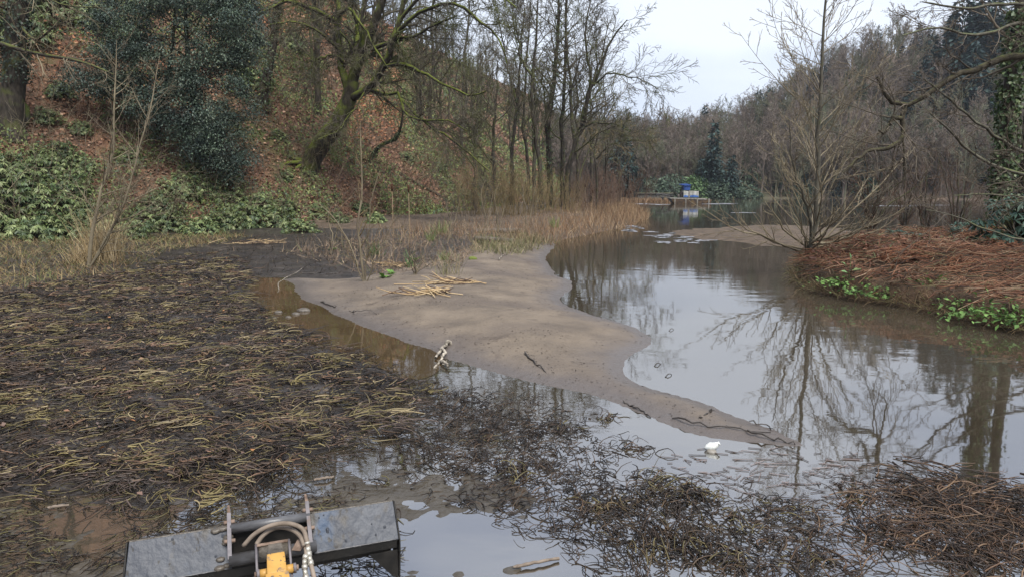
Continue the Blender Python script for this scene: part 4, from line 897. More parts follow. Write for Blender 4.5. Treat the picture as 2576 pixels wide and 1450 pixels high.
for px, py, rx, ry, C, lab in ((1745, 492, 44, 46, ((.085, .145, .055), (.115, .18, .075), (.065, .115, .05)), 'bright green rounded bush behind the blue canopy'), (1690, 488, 50, 45, GRN, 'grey-green rhododendron bush left of the bright green one'), (1640, 486, 40, 36, GRN, 'low grey-green bush above the stone quay'), (1800, 492, 45, 38, GRN, 'dark green bush right of the bright green one'), (1600, 480, 22, 40, ((.035, .055, .045), (.045, .07, .055), (.03, .045, .04)), 'narrow dark evergreen bush at the reed edge'), (1870, 494, 45, 26, GRN, 'low dark bush on the far shore behind bare twigs'), (1655, 500, 22, 20, ((.20, .11, .06), (.16, .09, .05), (.13, .08, .05)), 'small russet bush between the quay and the green bushes'), (1850, 470, 28, 22, ((.20, .12, .05), (.16, .10, .05), (.13, .08, .05)), 'orange-brown leafy bush on the far slope'), (2230, 440, 60, 45, GRN, 'dark rhododendron on the far slope behind the contorted bough'), (2330, 360, 70, 55, GRN, 'wide green rhododendron high on the slope below the conifers'), (2420, 400, 70, 60, GRN, 'large green rhododendron on the slope left of the ivy trunk'), (2120, 400, 40, 40, GRN, 'small dark evergreen on the slope behind the bare tree')):
    p = hit(px, py) if py < 480 else None
    if p is None: p = at(px, py, 147); p[2] = max(0.1, p[2])
    s = p[1] / F
    t = thing('evergreen_bush', lab, 'bush', p); obj('foliage', [leaf_blob(1500, rx * s, rx * s * .7, ry * s, .55, C)], MT['leaf_matt'], t)['kind'] = 'stuff'
    P = np.stack([np.zeros((5, 3)), R.normal(size=(5, 3)) * .3 * rx * s + [0, 0, ry * s * .6]], 1); P = np.stack([P[:, 0], P.mean(1), P[:, 1]], 1)
    obj('stems', [tubes(P, np.full((5, 3), .07), 4)], MT['bark'], t)['kind'] = 'stuff'

# ------------------------------------------------------------------ shrubs, ground cover, reeds, weed
def rhodo_mesh(n, sx, sy, sz, ll=.23, C=((.105, .138, .048), (.175, .205, .085), (.048, .075, .028)), drop_=1.0, per=8):
    v = norm(R.normal(size=(n, 3))); v[:, 2] = np.abs(v[:, 2]) * R.choice([1, 1, 1, -.3], n); v[:, 1] -= .2
    lump = 1 + .25 * fbm(v[:, 0] * 2.2 + v[:, 2] * 2, v[:, 1] * 2.4, 1.3, 3, 5)
    p = v * lump[:, None] * R.uniform(.6, 1.0, (n, 1)) * [sx, sy, sz]
    ax = norm(v * .7 + [0, 0, .6] + R.normal(size=(n, 3)) * .25)
    e1 = norm(np.cross(ax, R.normal(size=(n, 3)))); e2 = np.cross(ax, e1)
    a = (np.arange(per) * 2.4)[None, :, None] + R.random((n, 1, 1)) * 6.28
    rad = np.cos(a) * e1[:, None] + np.sin(a) * e2[:, None]
    d = norm(rad + ax[:, None] * R.uniform(-.1, .5, (n, per, 1)) + np.array([0, 0, -drop_]) * R.uniform(.4, 1.2, (n, per, 1)))
    nn = norm(ax[:, None] + rad * .3 + R.normal(size=(n, per, 3)) * .15)
    P = np.repeat(p[:, None], per, 1); m = n * per
    cc = np.repeat(pick(C, (3, 2, 3), n), per, 0) * R.uniform(.7, 1.35, (m, 1))
    f = lambda q: q.reshape(-1, 3)
    ch = leaves(f(P), f(d), f(nn), ll * R.uniform(.75, 1.2, m), ll * .29 * R.uniform(.8, 1.2, m), cc, fold=-.12, curl=.12)
    st = np.stack([p * .15 - [0, 0, .1], p * .6 + R.normal(size=p.shape) * .06, p], 1)
    return [ch], [tubes(st, np.tile([[.02, .014, .006]], (n, 1)), 3)]
RV = []
for k in range(4):
    a, c = rhodo_mesh(290, 1.6, 1.2, 1.25)
    RV.append((mesh_from('leaves', a), mesh_from('stems', c)))
    RV[-1][0].materials.append(MT['leaf']); RV[-1][1].materials.append(MT['bark'])
def rhodo(px, py, s, label, k, group='laurel shrubs along the foot of the slope', dz=0.0, p=None):
    p = hit(px, py) if p is None else p
    t = thing('laurel_shrub', label, 'shrub', p - [0, 0, .15 * s] + [0, 0, dz], R.random() * 6.28, group); t.scale = (s, s, s)
    obj('leaves', RV[k % 4][0], None, t)['kind'] = 'stuff'; obj('stems', RV[k % 4][1], None, t)['kind'] = 'stuff'
for k, (px, py, s, lab) in enumerate((
        (215, 560, 1.0, 'glossy shrub behind the tall dry grass clump'), (70, 480, 1.0, 'glossy shrub among the upper left mass'), (150, 400, .8, 'sparse shrub at the top of the left mass'), (0, 480, 1.1, 'glossy shrub hugging the left edge midway'), (200, 420, .7, 'small shrub left of the forked sapling top stems'),
        (350, 560, .8, 'shrub between the forked sapling and the holly'), (400, 520, .8, 'shrub left below the holly trunks'), (520, 480, .7, 'shrub right under the lowest holly leaves'), (510, 590, .7, 'low shrub at the mud edge under the holly'), (720, 530, .7, 'shrub at the right end of the bank foot row'), (800, 540, .65, 'low leafy shrub under the roots of the leaning tree'), (900, 530, .6, 'low shrub behind the thin sapling'), (950, 560, .55, 'low shrub at the ditch edge behind the cattails'), (280, 590, .7, 'shrub just right of the dry grass clump'),
        (150, 235, .6, 'small dark shrub on the litter right of the mossy boulder'), (110, 300, .6, 'small shrub just below the mossy bough'), (200, 330, .55, 'small shrub on the litter below the holly left wing'), (330, 400, .6, 'small shrub on the litter between the holly trunks'), (700, 350, .55, 'small shrub on the litter right of the holly'), (720, 450, .5, 'small shrub left of the leaning tree roots'),
        (20, 600, 1.0, 'glossy shrub at the left edge just above the dry grass'), (95, 600, .95, 'glossy shrub left of the dry grass clump'), (165, 600, .9, 'glossy shrub right behind the dry grass clump'),
        (45, 520, 1.15, 'broad glossy shrub midway up at the left edge'), (130, 530, 1.1, 'broad glossy shrub midway up left of the forked sapling'), (-60, 560, 1.2, 'glossy shrub cut off by the left edge'),
        (20, 440, .95, 'upper glossy shrub below the mossy boulder'), (100, 430, .9, 'upper glossy shrub under the leaf litter slope'), (175, 470, .9, 'glossy shrub behind the forked sapling trunk'),
        (420, 575, .8, 'low glossy shrub right of the forked sapling'), (455, 480, .85, 'glossy shrub under the dark trunk of the holly'), (490, 440, .7, 'small glossy shrub tucked under the holly crown'),
        (560, 575, .95, 'light green shrub at the bank foot below the holly'), (625, 560, 1.0, 'light green shrub at the bank foot right of the holly'), (690, 560, .85, 'light green shrub furthest right along the muddy bank foot'), (590, 510, .75, 'light green shrub just below the holly trunk'), (650, 515, .7, 'small shrub above the bank foot right of the holly trunk'),
        (760, 585, .6, 'low dark green shrub at the foot of the leaning tree slope'), (850, 560, .55, 'low leafy shrub below the leaning tree'), (330, 600, .6, 'tiny glossy shrub between the saplings'),
        (1120, 470, .75, 'small pale green shrub above the ditch'), (1160, 500, .85, 'pale green shrub beside the willow scrub'), (1195, 470, .8, 'pale green shrub at the left of the willow scrub'), (1100, 430, .7, 'small green shrub on the slope above the fallen trunk'), (1020, 400, .6, 'small green shrub under the hanging ivy bough'),
        (60, 90, 1.3, 'pale leafy shrub high above the mossy bough'), (130, 40, 1.4, 'pale leafy shrub at the top left of the slope'), (230, 50, 1.2, 'pale leafy shrub left of the holly top'), (730, 120, 1.1, 'leafy shrub high beside the ivy-covered tree'), (640, 210, 1.0, 'leafy shrub between holly and ivy-covered tree'))):
    rhodo(px, py, s, lab, k)
# rhododendron at the right edge on the bank, and a low one on the crest
for px, Y, z, s, lab in ((2560, 17.5, .35, 1.05, 'blue-green rhododendron at the right edge below the ivy trunk'), (2440, 21, .1, .55, 'low blue-green rhododendron at the ivy trunk foot'), (2250, 21.5, .05, .42, 'low blue-green sprawling shrub on the bank crest'), (2310, 21, .05, .42, 'second low blue-green shrub along the bank crest')):
    x = (px - CX) / F * Y
    t = thing('rhododendron', lab, 'shrub', (x, Y, drop(x, Y) + z), R.random() * 6, 'rhododendrons on the bracken bank'); t.scale = (s, s, s * (.6 if s < .5 else 1.0))
    a, c = rhodo_mesh(150, 1.2, 1.0, 1.1, ll=.24, C=((.05, .095, .07), (.07, .125, .085), (.035, .07, .05)))
    obj('leaves', a, MT['leaf'], t)['kind'] = 'stuff'; obj('stems', c, MT['bark'], t)['kind'] = 'stuff'

# --- slope ground cover
def hill_points(n, kmax, umin=20, umax=150, kmin=2.2, pxr=(-200, 1420)):
    out = []
    u = R.uniform(umin, umax, n * 14); k = kmin + (kmax - kmin) * R.random(n * 14)
    nu, nv = HL.shape[:2]; i = u.astype(int); j = np.minimum(k.astype(int), nv - 2); a = (u - i)[:, None]; b_ = (k - j)[:, None]
    P = (HL[i, j] * (1 - a) + HL[i + 1, j] * a) * (1 - b_) + (HL[i, j + 1] * (1 - a) + HL[i + 1, j + 1] * a) * b_
    px, py, dep = proj(P); ok = (px > pxr[0]) & (px < pxr[1]) & (py > -60) & (dep > 20) & (R.random(len(P)) < (26 / np.maximum(dep, 26)) ** 1.7)
    return P[ok][:n]
HN = norm(np.array([.75, -.55, .75]))
P = hill_points(52000, 50); n = len(P); far = np.linalg.norm(P - CAMP, axis=1)
C = pick([(.25, .135, .08), (.185, .092, .058), (.33, .195, .115), (.105, .06, .043), (.38, .235, .15)], (4, 4, 2, 3, 1), n)
tag(obj('leaf_litter', [leaves(P + HN * R.uniform(.0, .12, (n, 1)), R.normal(size=(n, 3)) * [1, 1, .5] - [0, 0, .25], HN + R.normal(size=(n, 3)) * .55, far * .0046 * R.uniform(.6, 1.3, n), far * .0032 * R.uniform(.6, 1.3, n), C)], MT['litter']), 'russet fallen leaves covering the wooded slope', 'leaf litter', kind='stuff')
P = hill_points(28000, 46); g = fbm(P[:, 0], P[:, 1], .35, 4, 9) + .35 * fbm(P[:, 0], P[:, 1], 1.3, 2, 3); P = P[g > -.08]; n = len(P); far = np.linalg.norm(P - CAMP, axis=1)
k = 4; PP = np.repeat(P, k, 0); m = len(PP); fr = np.repeat(far, k)
C = np.repeat(pick([(.15, .185, .06), (.11, .15, .052), (.22, .245, .09), (.09, .125, .075)], (4, 4, 2, 2), n), k, 0) * R.uniform(.7, 1.3, (m, 1))
tag(obj('undergrowth', [leaves(PP + HN * R.uniform(.05, .55, (m, 1)) + R.normal(size=(m, 3)) * .16, R.normal(size=(m, 3)) + [.2, -.3, -.3], HN + R.normal(size=(m, 3)) * .5, fr * .0042 * R.uniform(.6, 1.3, m), fr * .0021 * R.uniform(.6, 1.3, m), C)], MT['leaf_matt']), 'green bramble and ivy undergrowth patching the wooded slope', 'undergrowth', kind='stuff')
# copper beech leaves and bracken high on the slope
P = hill_points(9000, 62, kmin=14, pxr=(60, 1000)); g = fbm(P[:, 0], P[:, 2], .30, 3, 13); px_, py_, _ = proj(P)
P = P[(g > .28) | ((px_ > 640) & (px_ < 860) & (py_ < 110) & (R.random(len(P)) < .8))]; n = len(P); k = 5; PP = np.repeat(P, k, 0); m = n * k; far = np.linalg.norm(PP - CAMP, axis=1)
C = pick([(.32, .135, .055), (.26, .10, .045), (.38, .19, .09), (.20, .085, .045)], (4, 4, 2, 2), m)
tag(obj('copper_leaves', [leaves(PP + HN * R.uniform(.1, 1.3, (m, 1)) + R.normal(size=(m, 3)) * .25, R.normal(size=(m, 3)) * [1, 1, .4] - [0, 0, .3], HN + R.normal(size=(m, 3)) * .5, far * .0042 * R.uniform(.6, 1.3, m), far * .0021 * R.uniform(.6, 1.3, m), C)], MT['litter']), 'copper-coloured beech saplings and bracken high on the slope', 'bracken', kind='stuff')
# thin brush on the slope
P = hill_points(4200, 56, umin=25, umax=170, pxr=(-100, 1600)); px_, _, _ = proj(P); P = P[R.random(len(P)) < np.clip((px_ - 700) / 500, .16, 1)]; n = len(P)
d = norm(R.normal(size=(n, 3)) * .3 + [.15, -.1, 1]); ln = R.uniform(1.0, 3.6, (n, 1)); pts_ = [P]
for k in range(3): d = norm(d + R.normal(size=d.shape) * .16 + [.02, 0, -.05]); pts_.append(pts_[-1] + d * ln / 3)
Pb = np.stack(pts_, 1); Rb = np.tile([[.016, .013, .010, .007]], (n, 1))
B2, S2 = grow(Pb, Rb, 4, .3, 1, .6, .4, 3, .15, (0, 0, .03), .7, rmin=.007)
tag(obj('slope_brush', [tubes(Pb, Rb, 3), tubes(B2, S2, 3)], MT['twig_red']), 'thin purplish brown brushwood over the slope', 'brushwood', kind='stuff')

P = hill_points(2300, 44, umin=22, umax=90, pxr=(-100, 1150)); n = len(P)
d = norm(R.normal(size=(n, 3)) * .45 + [.25, -.2, .9]); ln = R.uniform(.8, 3.2, (n, 1)); pts_ = [P]
for k in range(4): d = norm(d + R.normal(size=d.shape) * .18 + [.02, 0, -.16]); pts_.append(pts_[-1] + d * ln / 4)
Pb = np.stack(pts_, 1); Rb = np.tile([[.013, .011, .010, .008, .006]], (n, 1)); B2, S2 = grow(Pb, Rb, 3, .3, 1, .6, .4, 3, .15, (0, 0, -.03), .8, rmin=.006)
tag(obj('slope_brambles', [tubes(Pb, Rb, 3), tubes(B2, S2, 3)], MT['twig_alder']), 'arching pale bramble canes and saplings on the wooded slope', 'brambles', kind='stuff')

# --- willow scrub: upright wands
def wands(n, h, spread, r=.011, up=.6):
    a = R.random(n) * 6.28; q = np.sqrt(R.random(n)) * spread; b_ = np.stack([np.cos(a) * q, np.sin(a) * q, np.zeros(n)], 1)
    d = norm(np.stack([np.cos(a), np.sin(a), np.zeros(n)], 1) * .25 + R.normal(size=(n, 3)) * .14 + [0, 0, 1]); ln = h * R.uniform(.5, 1.1, (n, 1)); p = [b_]
    for k in range(4): p.append(p[-1] + d * ln / 4); d = norm(d + R.normal(size=d.shape) * .07)
    P = np.stack(p, 1); Q = np.tile(np.linspace(1, .4, 5)[None] * r, (n, 1))
    B, S = grow(P, Q, 6, .25, 1, .5, .35, 3, .1, (0, 0, .08), .7, rmin=r * .55)
    return [tubes(P, Q, 4)], [tubes(B, S, 3)]
for px, Y, h, sp, n, mt_, lab in ((1205, 47, 4.2, 1.3, 70, 'willow', 'olive willow scrub left of the bowed trunk'), (1255, 46, 4.6, 1.4, 90, 'willow', 'dense olive willow scrub in front of the tall trees'), (1310, 48, 4.4, 1.3, 80, 'willow', 'olive willow scrub at the foot of the bowed tree'), (1365, 52, 4.0, 1.5, 70, 'willow', 'olive willow scrub beneath the ivy-clad trunk'), (1420, 56, 3.8, 1.5, 70, 'willow', 'olive willow scrub under the spreading mossy tree'), (1480, 66, 4.6, 2, 70, 'twig_red', 'red-brown scrub right of the spreading mossy tree'), (1530, 76, 5.4, 2.4, 90, 'twig_red', 'red-brown rounded thicket behind the far cattails'), (1565, 90, 6.5, 3, 100, 'twig_red', 'tall red-brown thicket nearest the far bushes'), (1170, 44, 2.6, 1.0, 40, 'twig_grey', 'thin grey scrub above the dark ditch'), (1500, 92, 7, 3, 90, 'twig_red', 'red-brown thicket behind the low mossy tree')):
    x = (px - CX) / F * Y; t = thing('willow_scrub', lab, 'scrub', (x, Y, drop(x, Y) - .05), 0, 'scrub on the reedy land')
    a, c = wands(int(n * .75), h * .78, sp * 1.1, .009 + .00012 * Y); obj('stems', a, MT[mt_], t)['kind'] = 'stuff'; obj('twigs', c, MT[mt_], t)['kind'] = 'stuff'

# --- reeds, grass
STRAW = [(.27, .185, .105), (.20, .125, .072), (.35, .26, .16), (.14, .088, .053), (.23, .13, .07)]
def blades(P, h, w, lean, C, K=4, droop=.25, dirv=None, S=None):
    n = len(P); h = np.broadcast_to(h, n)[:, None]; d = norm(R.normal(size=(n, 3)) * lean * [1, 1, .3] + ([0, 0, 1] if dirv is None else dirv)); p = [P]
    for k in range(K - 1): p.append(p[-1] + d * h / (K - 1)); d = norm(d + R.normal(size=d.shape) * .10 + [0, 0, -droop * k * .35] * R.random((n, 1)))
    L_ = np.stack(p, 1); a = R.random(n) * 6.28; s = np.stack([np.cos(a), np.sin(a), np.zeros(n)], 1)
    wv = np.broadcast_to(w, n)[:, None, None] * np.linspace(1, .15, K)[None, :, None] * .5
    V = np.stack([L_ + s[:, None] * wv, L_ - s[:, None] * wv], 2).reshape(-1, 3)
    b_ = (np.arange(n) * K * 2)[:, None] + (np.arange(K - 1) * 2)[None]
    Fq = np.stack([b_, b_ + 1, b_ + 3, b_ + 2], -1).reshape(-1, 4)
    return (V, Fq, np.repeat(C, K * 2, 0))
def shore_points(edge, n, w0, w1):
    """points scattered inland from a shoreline polyline."""
    E = np.c_[np.asarray(edge), np.zeros(len(edge))]; E = resample(E, 60)[:, :2]; i = R.integers(0, 59, n); t = R.random((n, 1)); p = E[i] * (1 - t) + E[i + 1] * t
    T = norm(E[i + 1] - E[i]); N = np.stack([-T[:, 1], T[:, 0]], 1)
    p = p + N * (w0 + (w1 - w0) * R.random((n, 1)) ** 1.3)
    return np.array([[x, y, drop(x, y) - .02] for x, y in p])
edge = gp([(1372, 622), (1400, 606), (1480, 590), (1560, 574), (1622, 550), (1606, 534), (1585, 520)])
P = shore_points(edge, 8000, -.25, 7.5); n = len(P); dd = np.linalg.norm(P, axis=1)
nearb = np.clip(1.25 - np.abs(sdist(P[:, 0], P[:, 1], REED)) / 6, .35, 1.2)
tag(obj('reed_bed', [blades(P, R.uniform(.25, .95, n) * nearb, .010 + dd * .0004, .5, pick(STRAW, (4, 4, 2, 3, 3), n), 4, .5)], MT['straw']), 'broken straw-coloured dead reeds edging the reedy land', 'reeds', kind='stuff')
q = R.random((420, 2)); P = np.c_[3 + 11 * q[:, 0], 40 + 45 * q[:, 1]]; P = P[sdist(P[:, 0], P[:, 1], REED) > .5]; P = np.array([[x, y, drop(x, y)] for x, y in P]); n = len(P)
tag(obj('tall_reeds', [blades(P, R.uniform(.7, 1.5, n), .03, .16, pick(STRAW, (4, 4, 2, 3, 3), n), 4, .1)], MT['straw']), 'tall thin upright dead reeds behind the broken reed edge', 'reeds', kind='stuff')
# flat far reed island left of the boat
P = np.stack([R.uniform(14.5, 26, 2200), R.uniform(112, 121, 2200), np.full(2200, -.02)], 1); n = len(P)
tag(obj('far_reed_bed', [blades(P, R.uniform(.3, .8, n), .10, .5, pick(STRAW, (4, 4, 2, 3, 3), n), 3, .5)], MT['straw']), 'low tan reed bed beside the work boat', 'reeds', kind='stuff')
# dead litter and stalks on the island
ISL = gp([(700, 650), (900, 625), (1100, 590), (1300, 592), (1375, 606), (1340, 632), (1230, 640), (1180, 668), (1160, 700), (1060, 700), (960, 705), (880, 690), (800, 668)])
def in_poly(poly, n):
    P = np.asarray(poly); out = []
    while len(out) < n:
        q = P.min(0) + (P.max(0) - P.min(0)) * R.random((n, 2)); out += [tuple(z) for z in q[sdist(q[:, 0], q[:, 1], poly) > 0]]
    return np.array(out[:n])
q = in_poly(ISL, 7500); P = np.array([[x, y, drop(x, y) + .01] for x, y in q]); n = len(P); fl = R.random(n) < .8
C = pick([(.25, .175, .115), (.16, .108, .073), (.36, .27, .175), (.08, .056, .042), (.12, .14, .06)], (4, 4, 2.5, 2.5, 1), n)
tag(obj('island_litter', [blades(P[fl], R.uniform(.15, .5, fl.sum()), .022, 2.5, C[fl], 3, .6, dirv=[0, 0, .25]), blades(P[~fl], R.uniform(.25, .8, (~fl).sum()), .012, .3, C[~fl], 4, .3)], MT['straw']), 'flattened brown reed litter and dead stalks on the island', 'plant litter', kind='stuff')
MUDB = gp([(380, 668), (560, 640), (640, 606), (760, 600), (900, 612), (960, 650), (880, 704), (740, 696), (620, 694), (480, 690)])
q = in_poly(MUDB, 3200); P = np.array([[x, y, drop(x, y) + .01] for x, y in q]); n = len(P)
tag(obj('mud_litter', [blades(P, R.uniform(.08, .35, n), .02, 2.5, pick([(.030, .022, .017), (.055, .038, .027), (.018, .015, .012), (.12, .085, .055)], (4, 3, 4, 1), n), 3, .6, dirv=[0, 0, .25])], MT['straw']), 'black rotting plant scraps strewn on the back of the mud flat', 'plant litter', kind='stuff')
# grasses
def tuft(px, py, n, h, w, C, label, cat='grass tuft', name='grass_tuft', lean=.45, group=None, spread=.12, droop=.5, p=None):
    p = hit(px, py) if p is None else p
    B = np.c_[R.normal(size=(n, 2)) * spread, np.full(n, -.03)]
    return clump(name, label, cat, p, [blades(B, R.uniform(.5, 1.1, n) * h, w, lean, pick(C, [1] * len(C), n), 5, droop)], MT['straw'], 'blades', group)
GG = [(.12, .20, .05), (.09, .15, .045), (.20, .26, .10), (.16, .17, .07)]; GD = [(.15, .15, .07), (.20, .18, .09), (.10, .11, .05), (.28, .22, .13)]
tuft(1105, 590, 90, .75, .03, GG, 'bright green arching grass tuft left of the grey logs', spread=.16)
tuft(1085, 605, 40, .5, .03, GG, 'smaller green grass tuft beside the arching one', spread=.1)
tuft(1032, 672, 26, .55, .05, [(.10, .19, .06), (.07, .14, .05)], 'broad-bladed green plant at the cattail foot', spread=.05, lean=.5)
tuft(1117, 655, 40, .38, .022, GG, 'small upright green tuft on the sand edge', spread=.08)
tuft(1125, 690, 70, .65, .012, GD, 'thin grey-green rush tuft above the straw heap', spread=.16, lean=.3)
tuft(940, 640, 40, .45, .04, [(.06, .11, .04), (.09, .14, .05)], 'dark green leafy clump left of the cattails', spread=.12)
tuft(1240, 612, 30, .45, .025, GG, 'green tuft between the two grey logs')
tuft(1395, 572, 50, .7, .04, GG, 'green tuft in the front of the reed edge')
for k, (px, py) in enumerate(((1230, 628), (1265, 622), (1300, 618), (1335, 612), (1285, 634), (1250, 636), (1320, 626), (1360, 612), (1215, 615), (1300, 600))):
    tuft(px, py, 110, .62, .018, GD, 'sedge tuft in the drooping fringe where island meets stream', name='sedge_tuft', spread=.35, lean=.6, group='sedge fringe of the island', droop=.9)
DOCK = [(.13, .24, .05), (.10, .19, .045)]
for px, py, lab in ((838, 630, 'small bright green seedling alone on the black mud'), (985, 690, 'bright green seedling beside the thin sapling foot'), (968, 698, 'green seedling just left of the sapling foot'), (1046, 655, 'bright green dock leaf beside the taller cattail'), (1245, 600, 'lime green dock plant by the upper grey log'), (1310, 592, 'lime green dock plant near the reed edge')):
    p = hit(px, py); n = 9; a = R.random(n) * 6.28; d = np.stack([np.cos(a), np.sin(a), R.uniform(.2, .8, n)], 1)
    clump('seedling', lab, 'seedling', p, [leaves(np.zeros((n, 3)) - [0, 0, .01], d, [0, 0, 1] + R.normal(size=(n, 3)) * .2, R.uniform(.16, .3, n), R.uniform(.07, .12, n), pick(DOCK, (1, 1), n))], MT['leaf_matt'], 'leaves')
# straw heaps and the dry clump round the left sapling
def straw_heap(px, py, n, w, label):
    p = hit(px, py); B = np.c_[R.normal(size=(n, 2)) * [w, w * .5], np.abs(R.normal(size=n)) * .05]; a = R.normal(size=n) * .5 + R.choice([0, 3.14], n); ln = R.uniform(.25, .75, (n, 1))
    d = np.stack([np.cos(a), np.sin(a), R.uniform(-.05, .45, n)], 1); Pp = np.stack([B - d * ln / 2, B + R.normal(size=(n, 3)) * .01, B + d * ln / 2], 1); Pp[..., 2] = np.maximum(Pp[..., 2], .01)
    C = pick([(.48, .36, .21), (.40, .28, .15), (.14, .09, .06), (.09, .06, .045)], (4, 3, 2, 2), n)
    clump('straw_heap', label, 'straw heap', p, [tubes(Pp, np.tile([[.010, .010, .006]], (n, 1)), 4, C)], MT['straw'], 'stalks')
straw_heap(1120, 712, 42, .28, 'upper heap of broken pale reed stalks on the sand'); straw_heap(1080, 738, 46, .30, 'lower heap of broken pale reed stalks on the sand'); straw_heap(990, 668, 30, .4, 'pale reed stalks lying by the cattail feet'); straw_heap(650, 612, 40, .5, 'heap of bent tan reed stalks at the mud edge')
p = hit(262, 655)
TAN = [(.42, .32, .18), (.34, .25, .13), (.50, .40, .25), (.27, .20, .11)]
tuft(262, 655, 420, 1.75, .022, TAN, 'tall dry tan grass clump around the forked sapling', cat='grass clump', name='dry_grass_clump', spread=.26, lean=.22, droop=.7)
tuft(205, 662, 200, .75, .02, TAN, 'drooping dry grass skirt left of the sapling trunk', cat='grass clump', name='dry_grass_clump', spread=.15, lean=.5, droop=1.2)
GRASS = gp([(-300, 680), (-300, 625), (0, 622), (300, 612), (560, 604), (640, 610), (560, 632), (420, 650), (330, 690), (180, 712), (0, 742), (-300, 790)])
q = in_poly(GRASS, 11000); P = np.array([[x, y, drop(x, y)] for x, y in q]); n = len(P)
C = pick([(.24, .175, .085), (.16, .13, .055), (.105, .12, .042), (.17, .105, .055), (.30, .235, .13)], (4, 3, 4.5, 4, 1.2), n)
tag(obj('shore_grass', [blades(P, R.uniform(.12, .42, n), .02, 1.8, C, 4, .9)], MT['straw']), 'matted yellow and green grass along the left shore', 'grass', kind='stuff')

# --- cattails
def cattail(p, h, r, label, group, hr=.016):
    t = thing('cattail', label, 'cattail', p, 0, group); ln = R.normal(size=2) * .02 * h
    top = np.array([ln[0], ln[1], h]); obj('stalk', [rod([np.array([0, 0, -.05]), top * .5 + [.01, 0, 0], top], [r, r * .85, r * .6], 6)], mstraw, t)
    e = norm(top); obj('seed_head', [rod([top * 1 - e * .24, top - e * .23, top - e * .03, top - e * .02], [.004, hr, hr, .004], 8)], MT['spike'], t)
    obj('tip', [rod([top - e * .03, top + e * .12], [.004, .002], 5)], mstraw, t)
mstraw = mat('cattail_stalk', [(.35, (.17, .115, .065)), (.65, (.27, .20, .12))], scale=6, rough=.75)
p = hit(1030, 668); cattail(p, (668 - 465) / F * p[1] * 1.0, .014, 'tall front cattail with a brown head, right of the pair', 'front pair of cattails', .032)
p = hit(989, 655); cattail(p, (655 - 462) / F * p[1] * 1.0, .013, 'tall front cattail with a brown head, left of the pair', 'front pair of cattails', .032)
for k, px in enumerate((1490, 1500, 1512, 1522, 1536, 1548, 1552, 1560, 1574, 1585, 1590, 1470, 1455)):
    Y = 52 + (k * 3.7) % 8; x = (px - CX) / F * Y
    cattail(np.array([x, Y, drop(x, Y)]), 1.9 + .12 * (k % 4), .009, 'dark-headed cattail in the far row along the reed edge', 'far row of cattails', .032)

# --- bracken bank cover
def bank_pts(n, dmin, dmax):
    out = []
    while len(out) < n:
        q = np.array([6.8, 7]) + np.array([16, 22]) * R.random((n, 2)); D = sdist(q[:, 0], q[:, 1], BANK); px, py, dep = proj(np.c_[q, np.full(len(q), .5)])
        out += [tuple(z) for z in q[(D > dmin) & (D < dmax) & (px < 2800)]]
    return np.array([[x, y, drop(x, y)] for x, y in out[:n]])
P = bank_pts(7500, .1, 99); n = len(P); a = R.normal(size=n) * .55 + .35 + 1.2 * fbm(P[:, 0], P[:, 1], .5, 2, 3); a += R.choice([0, math.pi], n)
ln = R.uniform(.25, 1.1, (n, 1)); d = norm(np.stack([np.cos(a), np.sin(a), R.uniform(-.12, .35, n)], 1)); b_ = P + [0, 0, .03] + np.array([0, 0, 1]) * R.uniform(0, .22, (n, 1))
Pp = np.stack([b_ - d * ln / 2, b_ - d * ln / 6 + R.normal(size=(n, 3)) * .03 + [0, 0, .03], b_ + d * ln / 6 + R.normal(size=(n, 3)) * .03 + [0, 0, .03], b_ + d * ln / 2 - [0, 0, .04]], 1)
C = pick([(.19, .086, .048), (.235, .125, .072), (.11, .05, .031), (.29, .20, .13), (.145, .115, .06), (.06, .036, .026)], (5, 4, 4, 2.2, 2.4, 3), n)
tag(obj('bracken_stalks', [tubes(Pp, np.tile([[.007, .008, .007, .004]], (n, 1)) * R.uniform(.7, 1.3, (n, 1)), 3, C)], MT['straw']), 'flattened rust-brown bracken stalks matted over the right bank', 'bracken', kind='stuff')
P = bank_pts(9000, .25, 99); g = fbm(P[:, 0], P[:, 1], .8, 3, 4); P = P[g > -.1]; n = len(P)
C = pick([(.14, .06, .035), (.19, .085, .048), (.085, .04, .027), (.10, .115, .045)], (3, 3, 3, 1.2), n)
tag(obj('bracken_fronds', [leaves(P + [0, 0, .05] + np.array([0, 0, 1]) * R.uniform(0, .25, (n, 1)), R.normal(size=(n, 3)) * [1, 1, .4], R.normal(size=(n, 3)) * .4 + [0, 0, 1], R.uniform(.1, .26, n), R.uniform(.03, .07, n), C)], MT['litter']), 'crumbled rusty bracken fronds between the stalks', 'bracken', kind='stuff')
